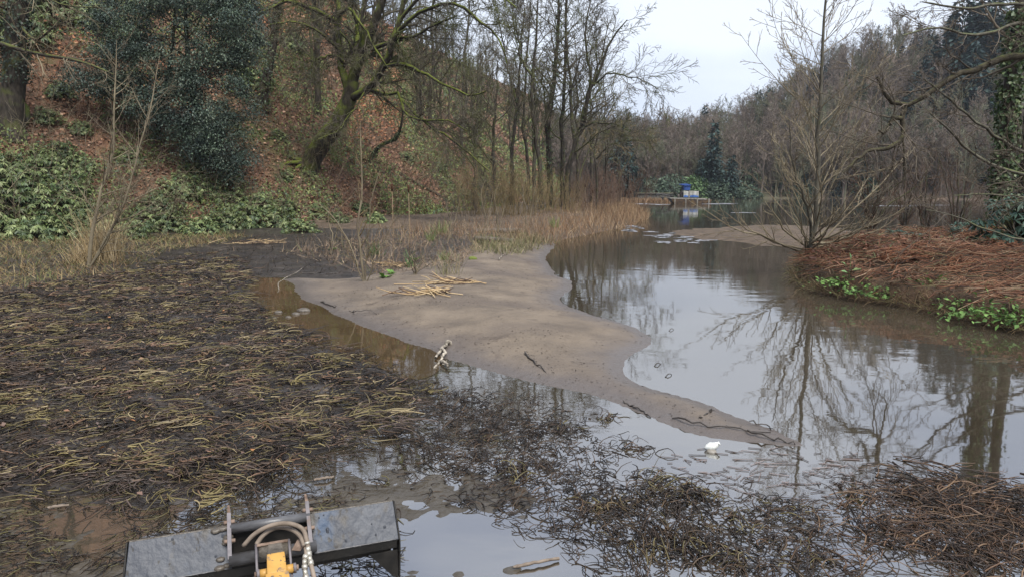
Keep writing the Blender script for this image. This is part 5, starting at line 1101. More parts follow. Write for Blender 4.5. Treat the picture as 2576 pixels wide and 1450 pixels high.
# arching bracken heaps on the bank
for k, (px, py, w, n, lab) in enumerate(((2365, 590, .75, 240, 'tall arched bracken heap on the bank crest'), (2290, 655, .6, 180, 'bracken heap with a dark hollow in the middle of the bank'), (2150, 615, .55, 150, 'reddish bracken heap behind the bank tip'), (2110, 665, .5, 160, 'rust-red crumpled bracken heap at the bank tip'), (2480, 600, .7, 200, 'red-brown bracken heap under the ivy trunk'), (2540, 640, .6, 160, 'bracken heap at the right edge of the bank'), (2420, 680, .5, 120, 'pale bracken heap low on the bank face'))):
    p = hit(px, py); a = R.normal(size=n) * .55 + .3 + R.choice([0, math.pi], n); o_ = np.stack([np.cos(a), np.sin(a) * .8, np.zeros(n)], 1); ln = R.uniform(.5, 1.2, (n, 1)) * w; z0 = R.uniform(.10, .42, (n, 1)) * w * [[0, 0, 1]] + R.normal(size=(n, 3)) * [w * .35, w * .25, .02]
    Pp = np.stack([z0 * 1.0 + R.normal(size=(n, 3)) * .08, z0 * 1.1 + o_ * ln * .4, z0 * .7 + o_ * ln * .8, o_ * ln * 1.15 + [0, 0, .0]], 1)
    clump('bracken_heap', lab, 'bracken', p, [tubes(Pp, np.tile([[.008, .008, .006, .004]], (n, 1)), 3, pick([(.22, .095, .05), (.28, .145, .08), (.125, .052, .032)], (3, 2, 2), n))], MT['straw'], 'stalks', 'bracken heaps on the right bank')
# overhanging dark roots and grass at the bank's edge, green plants
E = BANK[:48]; q = R.integers(0, len(BANK) - 1, 9000); t_ = R.random((9000, 1)); P = BANK[q] * (1 - t_) + BANK[q + 1] * t_
px, py, dep = proj(np.c_[P, np.zeros(len(P))]); P = P[(px > 1950) & (px < 2750) & (dep < 26)][:2600]; n = len(P); P = np.c_[P + R.normal(size=(n, 2)) * .12, np.zeros(n)]; P = np.array([[x, y, max(drop(x, y), .02) + .05] for x, y, z in P])
tag(obj('bank_fringe', [blades(P, R.uniform(.2, .6, n), .012, .7, pick([(.13, .09, .05), (.07, .05, .03), (.17, .17, .07), (.25, .17, .09)], (3, 3, 2, 2), n), 4, 2.0, dirv=[-.6, -.4, .3])], MT['straw']), 'dark grass and roots hanging over the bank edge', 'grass', kind='stuff')
for k, (px, py, n, w, lab) in enumerate(((2120, 722, 130, .30, 'bright green leafy plant at the bank tip waterline'), (2180, 742, 130, .32, 'green nettle patch right of the bank tip plant'), (2230, 750, 60, .25, 'small green patch along the bank foot'), (2415, 770, 50, .2, 'small green patch midway along the bank edge'), (2450, 800, 90, .28, 'green leafy patch by the bank foot left of the edge'), (2530, 800, 170, .40, 'large bright green patch at the bank foot near the right edge'), (2560, 815, 120, .35, 'bright green patch cut by the right edge'), (2345, 715, 50, .2, 'small moss-green patch on the bank face'))):
    p = hit(px, py); p = G(px, py, .25) if p is None else p
    v = R.normal(size=(n, 3)) * [w, w * .6, w * .35]; v[:, 2] = np.abs(v[:, 2]) + .02
    clump('green_plant', lab, 'plant', p, [leaves(v, R.normal(size=(n, 3)) * [1, 1, .5] + [0, -.3, .1], R.normal(size=(n, 3)) * .4 + [0, -.2, 1], R.uniform(.06, .15, n), R.uniform(.04, .08, n), pick([(.10, .19, .045), (.15, .25, .07), (.07, .13, .04)], (3, 2, 2), n))], MT['leaf_matt'], 'leaves', 'green plants along the bank foot')
p = hit(2135, 705)
tag(obj('dock_plant', [leaves(np.array([[0, 0, .15], [.05, 0, .22], [-.05, 0, .3], [.02, 0, .42], [.1, .02, .2]]), np.array([[-1, -.3, .3], [1, -.3, .2], [-.9, -.2, .7], [-.3, -.2, .9], [1, 0, .5]]), np.array([[0, -.4, 1.0]] * 5), np.array([.24, .2, .2, .22, .16]), np.array([.12, .11, .1, .1, .08]), pick([(.16, .28, .12), (.13, .24, .09)], (1, 1), 5)), tubes(np.array([[[0, 0, -.1], [.01, 0, .2], [.02, 0, .42]]]), np.full((1, 3), .008), 4, np.array([[.15, .2, .08]]))], MT['leaf_matt'], loc=p), 'broad pale-leaved dock plant standing above the bank tip', 'plant')

# --- the mat of dying water weed
WEED = [(.022, .016, .013), (.045, .030, .021), (.013, .011, .009), (.13, .108, .043), (.08, .066, .028), (.08, .049, .029), (.17, .137, .072), (.055, .040, .032)]
def weed_stems(P, ln, r, zoff, C, lift=.10, curl=.55, K=6, S=3, upright=0.0):
    n = len(P); th = 2.2 * fbm(P[:, 0], P[:, 1], .9, 3, 8) + R.normal(size=n) * .75; w = R.normal(size=n) * curl + .25 * np.sign(R.normal(size=n)); up = np.abs(R.normal(size=n)) * lift + upright * R.random(n)
    step = (np.broadcast_to(ln, n) / (K - 1))[:, None]; p = [P + np.c_[np.zeros((n, 2)), zoff]]
    for k in range(K - 1):
        e = np.stack([np.cos(th) , np.sin(th), up], 1); p.append(p[-1] + norm(e) * step); th = th + w * (1.0 + .6 * R.normal(size=n)); up = up - (lift * .9 + upright * .55) * R.random(n)
    L_ = np.stack(p, 1); L_[..., 2] = np.maximum(L_[..., 2], P[:, None, 2] * 0 + .003)
    Rd = np.broadcast_to(r, n)[:, None] * np.linspace(1.0, .45, K)[None]
    return tubes(L_, Rd, S, C)
def mat_pts(n, poly, pw=1.1):
    out = []
    lo, hi = np.asarray(poly).min(0), np.asarray(poly).max(0); tot = 0
    while tot < n:
        q = lo + (hi - lo) * R.random((n * 2, 2)); D = sdist(q[:, 0], q[:, 1], poly); px, py, dep = proj(np.c_[q, np.zeros(len(q))])
        keep = (D > 0) & (px > -120) & (px < 2700) & (R.random(len(q)) < (4.0 / np.maximum(dep, 4)) ** pw) & (R.random(len(q)) < .35 + .65 * sstep(0, .8, D))
        out.append(q[keep]); tot += keep.sum()
    return np.concatenate(out)[:n]
MATP = gp([(-250, 1275), (0, 1250), (180, 1268), (330, 1310), (520, 1290), (700, 1240), (860, 1170), (1000, 1095), (1090, 1030), (1090, 975), (1020, 945), (900, 885), (820, 862), (700, 812), (650, 768), (625, 720), (640, 690), (620, 655), (480, 645), (330, 680), (180, 706), (0, 736), (-250, 790)])
q = mat_pts(12500, MATP); n = len(q); dep = np.linalg.norm(q, axis=1)
P = np.c_[q, np.zeros(n)]; base = np.array([drop(x, y) for x, y in q]); lay = R.random(n) ** 1.6
hum = .5 + .5 * fbm(q[:, 0], q[:, 1], 1.5, 3, 2)
pc = fbm(q[:, 0], q[:, 1], 1.1, 3, 6); pr = np.stack([np.full(n, 5.0), np.full(n, 3.5), np.full(n, 4.5), 1.0 + 1.5 * (pc > .1), 1.2 + 1.5 * (pc > 0), np.full(n, 1.6), .5 + 1.5 * (pc > .2), np.full(n, 1.5)], 1)
pr = pr * np.where(lay[:, None] > .45, np.array([.7, 1, .6, 1.6, 1.5, 1.2, 1.6, 1.0]), np.array([1.3, 1.1, 1.5, .25, .4, .7, .2, .9])); pr /= pr.sum(1, keepdims=True)
ci = (pr.cumsum(1) > R.random((n, 1))).argmax(1); C = np.asarray(WEED)[ci] * R.uniform(.65, 1.35, (n, 1))
tag(obj('weed_mat', [weed_stems(P, R.uniform(.10, .34, n) * (.8 + dep * .02), (.0030 + .00036 * dep) * R.uniform(.6, 1.4, n), base * .6 + .005 + lay * (.03 + .07 * hum), C, .12, .5, 5)], MT['stem_wet']), 'tangled mat of dying olive and black water weed stems', 'water weed', kind='stuff')
def bundles(q, per, ln, r, Cs, pw, zb, spread=.05, lift=.14, curl=.28, upright=0.0, K=6):
    m = len(q); k = R.integers(per[0], per[1], m); ii = np.repeat(np.arange(m), k); n = len(ii)
    th0 = 2.4 * fbm(q[:, 0], q[:, 1], .8, 3, 8) + R.normal(size=m) * .9; w0 = R.normal(size=m) * curl; l0 = R.uniform(*ln, m); ci = R.choice(len(Cs), m, p=np.array(pw) / sum(pw))
    sv = np.c_[np.cos(th0 + 1.57), np.sin(th0 + 1.57)][ii] * (R.normal(size=(n, 1)) * spread * 2.2) + R.normal(size=(n, 2)) * spread
    th = th0[ii] + R.normal(size=n) * .5; w = w0[ii] + R.normal(size=n) * .12; up = np.abs(R.normal(size=n)) * lift + upright * R.uniform(.3, 1, n); L0 = l0[ii] * R.uniform(.6, 1.2, n); step = (L0 / (K - 1))[:, None]
    p = [np.c_[q[ii] + sv, zb[ii] + R.uniform(0, .05, n)]]
    for _ in range(K - 1):
        p.append(p[-1] + norm(np.stack([np.cos(th), np.sin(th), up], 1)) * step); th = th + w * R.uniform(.5, 1.6, n); up = up - (lift * .8 + upright * .5) * R.uniform(.4, 1, n)
    L_ = np.stack(p, 1); L_[..., 2] = np.maximum(L_[..., 2], .004); dq = np.linalg.norm(q, axis=1)[ii]
    C = np.asarray(Cs)[np.where(R.random(n) < .72, ci[ii], R.integers(0, len(Cs), n))] * R.uniform(.6, 1.4, (n, 1))
    return tubes(L_, ((r + .0003 * dq) * R.uniform(.65, 1.35, n))[:, None] * np.linspace(1, .5, K)[None], 3, C)
q = mat_pts(860, MATP, 1.0); zb = np.array([drop(x, y) for x, y in q]) * .6 + .02 + .05 * R.random(len(q))
BC = [(.026, .019, .015), (.062, .042, .030), (.014, .012, .010), (.19, .152, .066), (.13, .105, .045), (.115, .072, .042), (.24, .19, .105), (.08, .058, .047), (.15, .088, .055)]
tag(obj('weed_bundles', [bundles(q, (6, 19), (.12, .36), .0046, BC, (5, 5, 5, 2.2, 2.8, 2, 1.0, 2.4, 1.2), zb)], MT['stem_wet']), 'swept bundles of coarse olive and brown weed stems lying on the mat', 'water weed', kind='stuff')
q = mat_pts(9000, MATP, 1.1); n = len(q); dq = np.linalg.norm(q, axis=1)
tag(obj('weed_scraps', [leaves(np.c_[q, np.array([drop(x, y) for x, y in q]) * .6 + R.uniform(.02, .075, n)], R.normal(size=(n, 3)) * [1, 1, .25], R.normal(size=(n, 3)) * .5 + [0, 0, 1], (.02 + .003 * dq) * R.uniform(.6, 1.6, n), (.007 + .0012 * dq) * R.uniform(.6, 1.5, n), pick([(.045, .032, .024), (.08, .056, .040), (.12, .085, .058), (.022, .017, .014), (.19, .14, .08)], (3, 3, 2.5, 2.5, 1.3), n))], MT['litter']), 'torn brown and black scraps matted into the weed', 'weed scraps', kind='stuff')
# dead leaves caught in it
q = mat_pts(420, MATP, 1.2); n = len(q)
tag(obj('drifted_leaves', [leaves(np.c_[q, np.array([drop(x, y) for x, y in q]) + R.uniform(.04, .10, n)], R.normal(size=(n, 3)) * [1, 1, .2], R.normal(size=(n, 3)) * .3 + [0, 0, 1], R.uniform(.035, .08, n), R.uniform(.025, .05, n), pick([(.13, .08, .06), (.22, .12, .07), (.12, .085, .07), (.30, .13, .05)], (3, 2, 3, .6), n))], MT['litter']), 'scattered brown tree leaves caught in the weed mat', 'dead leaves', kind='stuff')
# sparse dark stems breaking the surface across the open shallows
def shallows(poly, n, seed, thr, ln, r, C, zr, upright, pw=1.2, sc=1.4, lift=.1):
    q = mat_pts(n * 3, poly, pw); g = fbm(q[:, 0], q[:, 1], sc, 3, seed); q = q[g > thr][:n]; m = len(q); d_ = np.linalg.norm(q, axis=1)
    return weed_stems(np.c_[q, np.zeros(m)], R.uniform(*ln, m), (r + .00035 * d_) * R.uniform(.7, 1.3, m), R.uniform(*zr, m), pick(C, [1] * len(C), m, .35), lift, .38, 5, 3, upright)
DK = [(.020, .015, .012), (.036, .025, .018), (.062, .041, .025), (.012, .010, .009)]
SH1 = gp([(960, 1060), (1060, 960), (1200, 985), (1330, 985), (1420, 1030), (1520, 1120), (1560, 1200), (1480, 1300), (1400, 1350), (1250, 1330), (1050, 1240), (940, 1180)])
SH2 = gp([(1390, 1330), (1420, 1230), (1560, 1190), (1660, 1215), (1800, 1250), (1960, 1250), (2080, 1290), (2120, 1400), (2160, 1500), (1480, 1500)])
SH3 = gp([(1980, 1500), (2020, 1330), (2150, 1200), (2260, 1140), (2420, 1170), (2600, 1190), (2700, 1300), (2700, 1500)])
SH4 = gp([(-150, 1290), (0, 1262), (330, 1320), (700, 1250), (960, 1190), (1000, 1260), (1000, 1460), (600, 1500), (0, 1520), (-150, 1500)])
def sb(poly, n, thr, seed, sc, *a, **k):
    q = mat_pts(n * 3, poly, 1.1); g = fbm(q[:, 0], q[:, 1], sc, 4, seed); q = q[g > thr][:n]; return bundles(q, *a, zb=np.full(len(q), -.01), **k)
BR = [(.095, .055, .032), (.065, .038, .024), (.125, .080, .047), (.035, .024, .018), (.02, .015, .012)]
ch = [shallows(SH1, 1350, 5, -.75, (.05, .22), .0030, DK, (-.01, .02), .7, sc=4.5), shallows(SH2, 800, 7, -.6, (.06, .24), .0034, DK, (-.01, .03), .7, sc=4.0), shallows(SH3, 650, 9, -.8, (.10, .36), .0032, BR, (-.004, .03), .25, sc=4), shallows(SH4, 1300, 3, -.4, (.06, .22), .0026, DK + [(.11, .095, .04)], (-.01, .02), .2, sc=3.5),
      sb(SH1, 110, -.3, 4, 3.5, (4, 12), (.08, .22), .0028, DK, (2, 2, 1, 2), upright=.8, spread=.04), sb(SH2, 36, .05, 6, 3.6, (6, 15), (.10, .30), .0038, DK + [(.11, .09, .04), (.085, .06, .03)], (3, 3, 2, 3, 1.5, 1.5), upright=.7, spread=.05, curl=.3), sb(SH3, 46, .0, 8, 3.0, (6, 16), (.18, .5), .0036, BR, (2, 2, 1.4, 2, 2), upright=.25, spread=.06)]
tag(obj('shallows_weed', ch, MT['stem_wet']), 'dark curled weed stems poking through the shallow foreground water', 'water weed', kind='stuff')
# floating reed scraps
SH5 = gp([(1700, 1130), (1900, 1125), (2050, 1120), (2250, 1160), (2300, 1230), (2100, 1290), (1800, 1240), (1600, 1180)])
q = mat_pts(170, SH5); n = len(q); a = R.normal(size=n) * .6 - .15; d = np.stack([np.cos(a), np.sin(a), np.zeros(n)], 1); ln = R.uniform(.03, .2, (n, 1)); c = np.c_[q, np.full(n, .006)]
tag(obj('floating_scraps', [tubes(np.stack([c - d * ln / 2, c + d * ln / 2], 1), np.full((n, 2), .0032), 4, pick([(.14, .11, .10), (.22, .18, .17), (.07, .055, .05)], (2, 2, 2), n))], MT['straw']), 'short floating reed scraps drifting off the sand tip', 'reed scraps', kind='stuff')
# weed tufts standing clear of the water
for k, (px, py, n, s, lab) in enumerate(((1518, 1052, 46, .12, 'small round dark weed tuft alone near the sand tip'), (1490, 1290, 120, .20, 'large dark weed tuft in the open water right of the blade'), (1640, 1215, 70, .16, 'curled weed tuft at the top of the right-hand weed'), (1580, 1130, 60, .14, 'ragged weed tuft right of the sparse stems'), (1745, 1240, 60, .14, 'weed tuft below the plastic bottle'), (1860, 1330, 90, .18, 'upright dark weed tuft in the middle of the right-hand weed'), (1960, 1280, 70, .16, 'weed tuft at the upper right of the dark stems'), (1840, 1425, 90, .18, 'coiled olive weed tuft at the bottom edge'), (2140, 1245, 40, .12, 'tiny dark weed tuft before the trunk reflections'), (1400, 1080, 60, .14, 'low weed tuft left of the small round one'), (1290, 1200, 60, .15, 'weed tuft in the sparse stems above the blade'), (1690, 1380, 80, .18, 'dark weed tuft near the bottom between the large tufts'), (2020, 1400, 80, .17, 'bottom weed tuft left of the orange-brown stems'), (1200, 1110, 60, .14, 'weed tuft at the right margin of the weed mat'))):
    n = int(n * .6); p = G(px, py, 0.0); B = np.c_[R.normal(size=(n, 2)) * s * .75, np.zeros(n)]
    wm = weed_stems(B + p * [1, 1, 0], R.uniform(.10, .28, n), .0048 * R.uniform(.7, 1.3, n), R.uniform(-.02, .03, n), pick(WEED, (5, 4, 4, 1, 2, 2, .3, 1), n, .3), .2, .6, 7, 4, .9)
    clump('weed_tuft', lab, 'weed tuft', p, [(wm[0] - p, wm[1], wm[2])], MT['stem_wet'], 'stems', 'weed tufts in the foreground water')

# grit, crumbs and a strand line on the sand
q = mat_pts(4200, SAND, .8); g = fbm(q[:, 0], q[:, 1], 1.2, 3, 4); D = sdist(q[:, 0], q[:, 1], SAND); q = q[(g > -.1) | ((D > .25) & (D < .45))]; n = len(q)
P = np.array([[x, y, max(drop(x, y), 0) + .002] for x, y in q])
tag(obj('sand_debris', [leaves(P, R.normal(size=(n, 3)) * [1, 1, .15], R.normal(size=(n, 3)) * .3 + [0, 0, 1], R.uniform(.012, .05, n), R.uniform(.008, .02, n), pick([(.035, .027, .02), (.06, .045, .033), (.11, .08, .055), (.02, .016, .013)], (3, 3, 1, 3), n))], MT['litter']), 'dark crumbs of plant debris scattered over the sandbar', 'plant debris', kind='stuff')

# ------------------------------------------------------------------ driftwood, logs, small finds
def stick(pts, r0, r1, label, m='blackwood', name='stick', K=12, kink=.012, cat='stick'):
    pts = [np.asarray(p) for p in pts]; b = pts[0].copy(); P = resample(np.array(pts) - b, K, True)[None]; P = P + R.normal(size=P.shape) * kink
    Q = np.linspace(r0, r1, K)[None] * R.uniform(.85, 1.15, (1, K)); Q[0, 0] *= .6
    return tag(obj(name, [tubes(P, Q, 7)], MT[m], loc=b), label, cat)
S_ = lambda px, py, dz=.012: (lambda h: (G(px, py, 0) if h is None or h[2] < 0 else h) + np.array([0, 0, dz]))(hit(px, py))
stick([S_(1320, 888), S_(1338, 905), S_(1350, 915), S_(1374, 938)], .014, .007, 'crooked dark stick lying on the sand crown')
stick([S_(1565, 1010), S_(1590, 1022), S_(1615, 1035), S_(1635, 1048)], .012, .006, 'dark stick at the sand edge above the weed')
stick([S_(1690, 1052, .02), S_(1760, 1072, .02), S_(1850, 1080, .02), S_(1930, 1095, .02)], .010, .005, 'long thin twig lying along the sand tip')
stick([S_(1760, 1052), S_(1785, 1038), S_(1790, 1030)], .010, .005, 'short bent twig on the sand tip')
stick([S_(1870, 1088, .03), S_(1930, 1105, .03), S_(2005, 1118, .02)], .012, .006, 'dark sticks end pointing off the sand tip')
stick([S_(1890, 1068, .03), S_(1925, 1072, .02), S_(1945, 1085, .02)], .008, .004, 'fine twig on the tip crest')
stick([S_(808, 760), S_(830, 768), S_(845, 774)], .016, .008, 'short black stick on the pale mud by the puddle')
stick([S_(760, 688), S_(790, 688), S_(815, 684)], .02, .01, 'flat black stick on the dark mud')
stick([S_(820, 690), S_(845, 688), S_(858, 684)], .02, .01, 'second flat black stick on the dark mud')
stick([S_(700, 735, .02), S_(720, 700, .02), S_(745, 690, .02), S_(760, 676, .02)], .012, .006, 'pale forked twig on the mud above the puddle', 'deadwood')
stick([S_(880, 782, .02), S_(905, 790, .05), S_(930, 785, .06), S_(945, 792, .02)], .008, .004, 'thin bent twig on the sand by the puddle')
stick([S_(1255, 655, .02), S_(1268, 640, .05)], .014, .008, 'short pale stick against the sedge fringe', 'deadwood')
for k, (px, py) in enumerate(((1690, 830), (1683, 945), (1655, 918), (1700, 1048))):
    p = G(px, py, 0)
    stick([p + [-.06, -.05, .0], p + [.0, .02, .03], p + [.05, .06, .0]], .008, .004, ('hooked black twig afloat in the open bend', 'looped twig afloat below the bend', 'tiny twig afloat beside the sand neck', 'dark twig in the water at the sand tip')[k], K=8, kink=.004)
# stubby stones or clods in the puddle
for k, (px, py, s) in enumerate(((764, 782, .13), (745, 790, .08), (700, 786, .08), (725, 798, .06), (690, 800, .05))):
    p = G(px, py, 0); tag(obj('mud_clod', [boulder(p, s, s * .7, s * .55, k + 2)], MT['mudcake'], loc=p), ('largest grey clod in the amber puddle', 'grey clod touching the largest one', 'low grey clod in the puddle middle', 'small grey clod in the puddle', 'tiny grey clod nearest the weed mat')[k], 'clod')
tag(obj('stone', [boulder(0, .14, .1, .08, 6)], MT['rock'], loc=hit(1190, 652)), 'small grey stone on the sand beside the sedge fringe', 'stone')
# driftwood branch standing in the puddle edge
b = S_(1135, 862, .0); Y = b[1]
t = thing('driftwood_branch', 'pale knobbly driftwood branch propped at the puddle edge', 'branch', b)
def arm(pts, r0, r1, nm='branch'):
    P = resample(np.array([np.asarray(p) - b for p in pts]), 14)[None]; P = P + R.normal(size=P.shape) * .006
    obj(nm, [tubes(P, (np.linspace(r0, r1, 14) * (1 + .2 * np.sin(np.arange(14) * 2.1)))[None], 8)], MT['deadwood'], t)
arm([at(1132, 868, Y - .05), at(1128, 858, Y - .1), at(1118, 868, Y - .25), at(1108, 882, Y - .5), at(1095, 897, Y - .8)], .034, .016, 'stem')
arm([at(1112, 877, Y - .45), at(1120, 885, Y - .6), at(1112, 898, Y - .85), at(1104, 910, Y - 1.0)], .024, .014)
arm([at(1104, 910, Y - 1.0), at(1115, 908, Y - 1.1), at(1124, 914, Y - 1.25), at(1127, 922, Y - 1.35)], .022, .014)
arm([at(1106, 910, Y - 1.0), at(1094, 924, Y - 1.25), at(1086, 938, Y - 1.5)], .018, .010)
# logs on the island
def log(p0, p1, r, label):
    P = resample(np.array([p0, (p0 + p1) / 2 + [0, 0, .02], p1]), 12); b_ = P[0].copy()
    tag(obj('log', [rod(P - b_, r * (1 + .08 * np.sin(np.arange(12) * 1.7)), 10)], MT['logwood'], loc=b_), label, 'log')
log(S_(1195, 588, .1), S_(1310, 586, .1), .13, 'upper grey log lying along the island back')
log(S_(1196, 606, .08), S_(1290, 612, .08), .10, 'lower grey log half hidden by the sedge')
# pale reed stalks
for k, (x0, y0, x1, y1, lab) in enumerate(((1290, 1425, 1405, 1402, 'pale floating stick at the bottom edge right of the blade'), (790, 1206, 840, 1198, 'short pink-brown reed stalk on the weed mat edge'), (120, 1275, 175, 1268, 'short orange stalk in the muddy water lower left'))):
    stick([G(x0, y0, .02), G((x0 + x1) / 2, (y0 + y1) / 2, .025), G(x1, y1, .02)], .012, .010, lab, 'hose', 'reed_stalk', kink=.002)
# crushed plastic bottle
p = G(1793, 1132, 0)
t = thing('plastic_bottle', 'crushed white plastic bottle in the water off the sand tip', 'bottle', p); t.scale = (.55, .55, .55)
ax = np.array([[-.13, .02, .035], [-.10, .015, .05], [-.04, .01, .055], [.02, 0, .075], [.06, 0, .10], [.085, 0, .118]])
V, Fq, _ = tubes(ax[None], np.array([[.012, .05, .06, .058, .045, .026]]), 14); V = V * (1 + .10 * R.normal(size=(len(V), 1)) * np.array([[.3, .3, 1]])); V[:, 2] = np.where(V[:, 2] < .03, V[:, 2] * .6, V[:, 2])
obj('body', [(V, Fq)], MT['plastic'], t); e = norm(ax[-1] - ax[-2]); obj('cap', [rod([ax[-1] - e * .004, ax[-1], ax[-1] + e * .028, ax[-1] + e * .03], [.02, .032, .032, .02], 14)], MT['plastic'], t)
tag(obj('stone', [boulder(0, .05, .04, .03, 9)], MT['deck'], loc=G(1790, 1136, -.005)), 'pale stone under the crushed plastic bottle', 'stone')
# scum
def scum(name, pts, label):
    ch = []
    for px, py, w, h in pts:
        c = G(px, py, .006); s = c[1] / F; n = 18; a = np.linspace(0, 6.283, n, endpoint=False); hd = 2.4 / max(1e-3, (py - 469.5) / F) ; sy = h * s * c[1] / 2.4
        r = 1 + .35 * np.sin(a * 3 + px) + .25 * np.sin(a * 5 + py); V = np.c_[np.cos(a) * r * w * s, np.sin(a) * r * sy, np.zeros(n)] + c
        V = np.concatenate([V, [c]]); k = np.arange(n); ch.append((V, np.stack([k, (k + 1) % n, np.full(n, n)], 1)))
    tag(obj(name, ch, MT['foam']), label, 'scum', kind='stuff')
scum('water_scum', [(R.uniform(1635, 1800), R.uniform(584, 612), R.uniform(3, 18), R.uniform(.5, 1.5)) for _ in range(40)] + [(R.uniform(1540, 1640), R.uniform(566, 584), R.uniform(4, 16), R.uniform(.5, 1.4)) for _ in range(12)], 'pale scum patches drifting between reeds and mud spit')
scum('wake_reflection', [(1600, 513, 42, .9), (1660, 514.5, 22, .8), (1800, 513, 30, 1.0), (1830, 512, 18, .7), (2240, 518, 60, 1.0), (2340, 516, 40, .7), (1870, 535, 30, .7)], 'thin pale wake foam and painted reflection lines on the far water')  # flat pale strips paint the wake foam together with its light reflections

# ------------------------------------------------------------------ far quay and work boat
c = at(1645, 494, 126); c[2] = 0
t = thing('stone_quay', 'low mossy stone quay wall on the far shore left of the boat', 'wall', c)
x = -3.0
for k in range(7):
    w = R.uniform(.7, 1.1); obj('stone', [box(x + w / 2, 0, .55, w - .03, 1.2, 1.1 + R.uniform(-.04, .04), bev=.03)], MT['wallstone'], t); x += w
obj('coping', [box(0, -.05, 1.22, 6.6, 1.5, .2, bev=.04)], MT['wallstone'], t)
c = G(1733, 512, 0); SC = .00863 * c[1] / 102
t = thing('work_boat', 'flat rusty work boat with blue canopy and white cabin boxes', 'boat', c)
def bp(x, y): return ((x - 1240) * SC, (855 - y) * SC)     # crop pixels to metres on the boat's side plane
D = 2.2
def side(poly, y, th, m, nm, par=t): return obj(nm, [prism([bp(*q) for q in poly], th, Matrix.Translation((0, y, 0)), .012)], MT[m], par)
side([(905, 775), (985, 870), (1570, 880), (1580, 790), (1560, 785), (905, 768)], 0, D, 'rust', 'hull')
side([(900, 775), (900, 757), (1500, 770), (1500, 792)], 0, D + .1, 'deck', 'deck')
for xx in (975, 1155, 1345, 1535): side([(xx - 9, 868), (xx - 9, 770), (xx + 9, 770), (xx + 9, 868)], -D / 2 - .05, .08, 'deck', 'rubbing_post')
def cabin(x0, x1, nm):
    o_ = side([(x0, 755), (x0, 645), (x1, 652), (x1, 755)], -.1, 1.3, 'white', nm)
    side([(x0 + 3, 752), (x0 + 3, 722), ((x0 + x1) / 2, 714), (x1 - 3, 728), (x1 - 3, 752)], -.76, .03, 'bluestripe', 'stripe', o_)
    return o_
cabin(1125, 1205, 'cabin_box'); o_ = cabin(1230, 1375, 'engine_box'); side([(1276, 750), (1276, 655), (1282, 655), (1282, 750)], -.77, .03, 'black', 'door_gap', o_)
side([(1208, 755), (1208, 600), (1228, 600), (1228, 755)], -.3, .9, 'deck', 'back_post')
side([(1125, 565), (1135, 636), (1228, 638), (1232, 550)], -.2, 1.2, 'blue', 'canopy_back')
side([(1072, 545), (1080, 535), (1160, 528), (1236, 545), (1236, 560), (1140, 566)], -.2, 1.5, 'blue', 'canopy_roof')
for yy in (-.7, .4): side([(1128, 645), (1118, 560), (1124, 560), (1136, 645)], yy, .05, 'blue', 'canopy_post')
def R3(pts, y): return [np.array([bp(*q)[0], y, bp(*q)[1]]) for q in pts]
obj('boom', [rod(R3([(960, 745), (900, 725), (830, 710), (760, 705)], -.2), .09, 8, 8)], MT['black'], t)
obj('ram', [rod(R3([(1040, 740), (960, 728), (870, 730)], -.35), .05, 8)], MT['black'], t)
obj('dipper_arm', [rod(R3([(770, 700), (730, 700), (700, 715), (685, 740)], -.2), .10, 8, 8)], MT['black'], t)
side([(765, 745), (820, 740), (800, 802)], -.2, .5, 'black', 'bucket')
obj('rail', [rod(R3([(1380, 712), (1420, 715), (1440, 750)], -.5), .03, 6)], MT['black'], t)
obj('console', [prism([bp(1035, 745), bp(1035, 705), bp(1060, 700), bp(1070, 745)], .5, Matrix.Translation((0, -.3, 0)), .01)], MT['mudcake'], t)
obj('seat', [prism([bp(1092, 755), bp(1092, 715), bp(1122, 712), bp(1122, 670), bp(1128, 670), bp(1128, 755)], .5, Matrix.Translation((0, -.3, 0)), .01)], MT['black'], t)
# seated operator, built as one skinned figure
q0 = np.array([bp(1105, 708)[0], -.3, bp(1105, 708)[1]])
J = {'pelvis': (0, 0, .02), 'chest': (-.06, 0, .38), 'neck': (-.10, 0, .52), 'head': (-.13, 0, .66), 'crown': (-.13, 0, .74)}
verts = [(0, 0, .04), (-.04, 0, .24), (-.07, 0, .42), (-.10, 0, .54), (-.13, 0, .64), (-.13, 0, .75)]; rad = [.15, .15, .17, .06, .095, .07]; edges = [(0, 1), (1, 2), (2, 3), (3, 4), (4, 5)]
for s in (-1, 1):
    i = len(verts); verts += [(-.07, s * .19, .44), (-.12, s * .24, .20), (-.34, s * .16, .16), (-.42, s * .14, .17)]; rad += [.07, .055, .045, .035]; edges += [(2, i), (i, i + 1), (i + 1, i + 2), (i + 2, i + 3)]
    i = len(verts); verts += [(-.02, s * .10, .02), (-.42, s * .12, .02), (-.45, s * .12, -.38), (-.56, s * .12, -.42)]; rad += [.10, .075, .055, .04]; edges += [(0, i), (i, i + 1), (i + 1, i + 2), (i + 2, i + 3)]
me = bpy.data.meshes.new('person'); me.from_pydata(verts, edges, []); me.update()
o_ = obj('person', me, MT['jacket'], loc=q0 + np.array([c[0], c[1], 0])); sk = o_.modifiers.new('skin', 'SKIN')
for k, v in enumerate(me.skin_vertices[0].data): v.radius = (rad[k], rad[k]); v.use_root = (k == 0)
ss = o_.modifiers.new('smooth', 'SUBSURF'); ss.levels = 1; ss.render_levels = 2
tag(o_, 'person in dark clothing seated under the blue canopy of the boat', 'person')

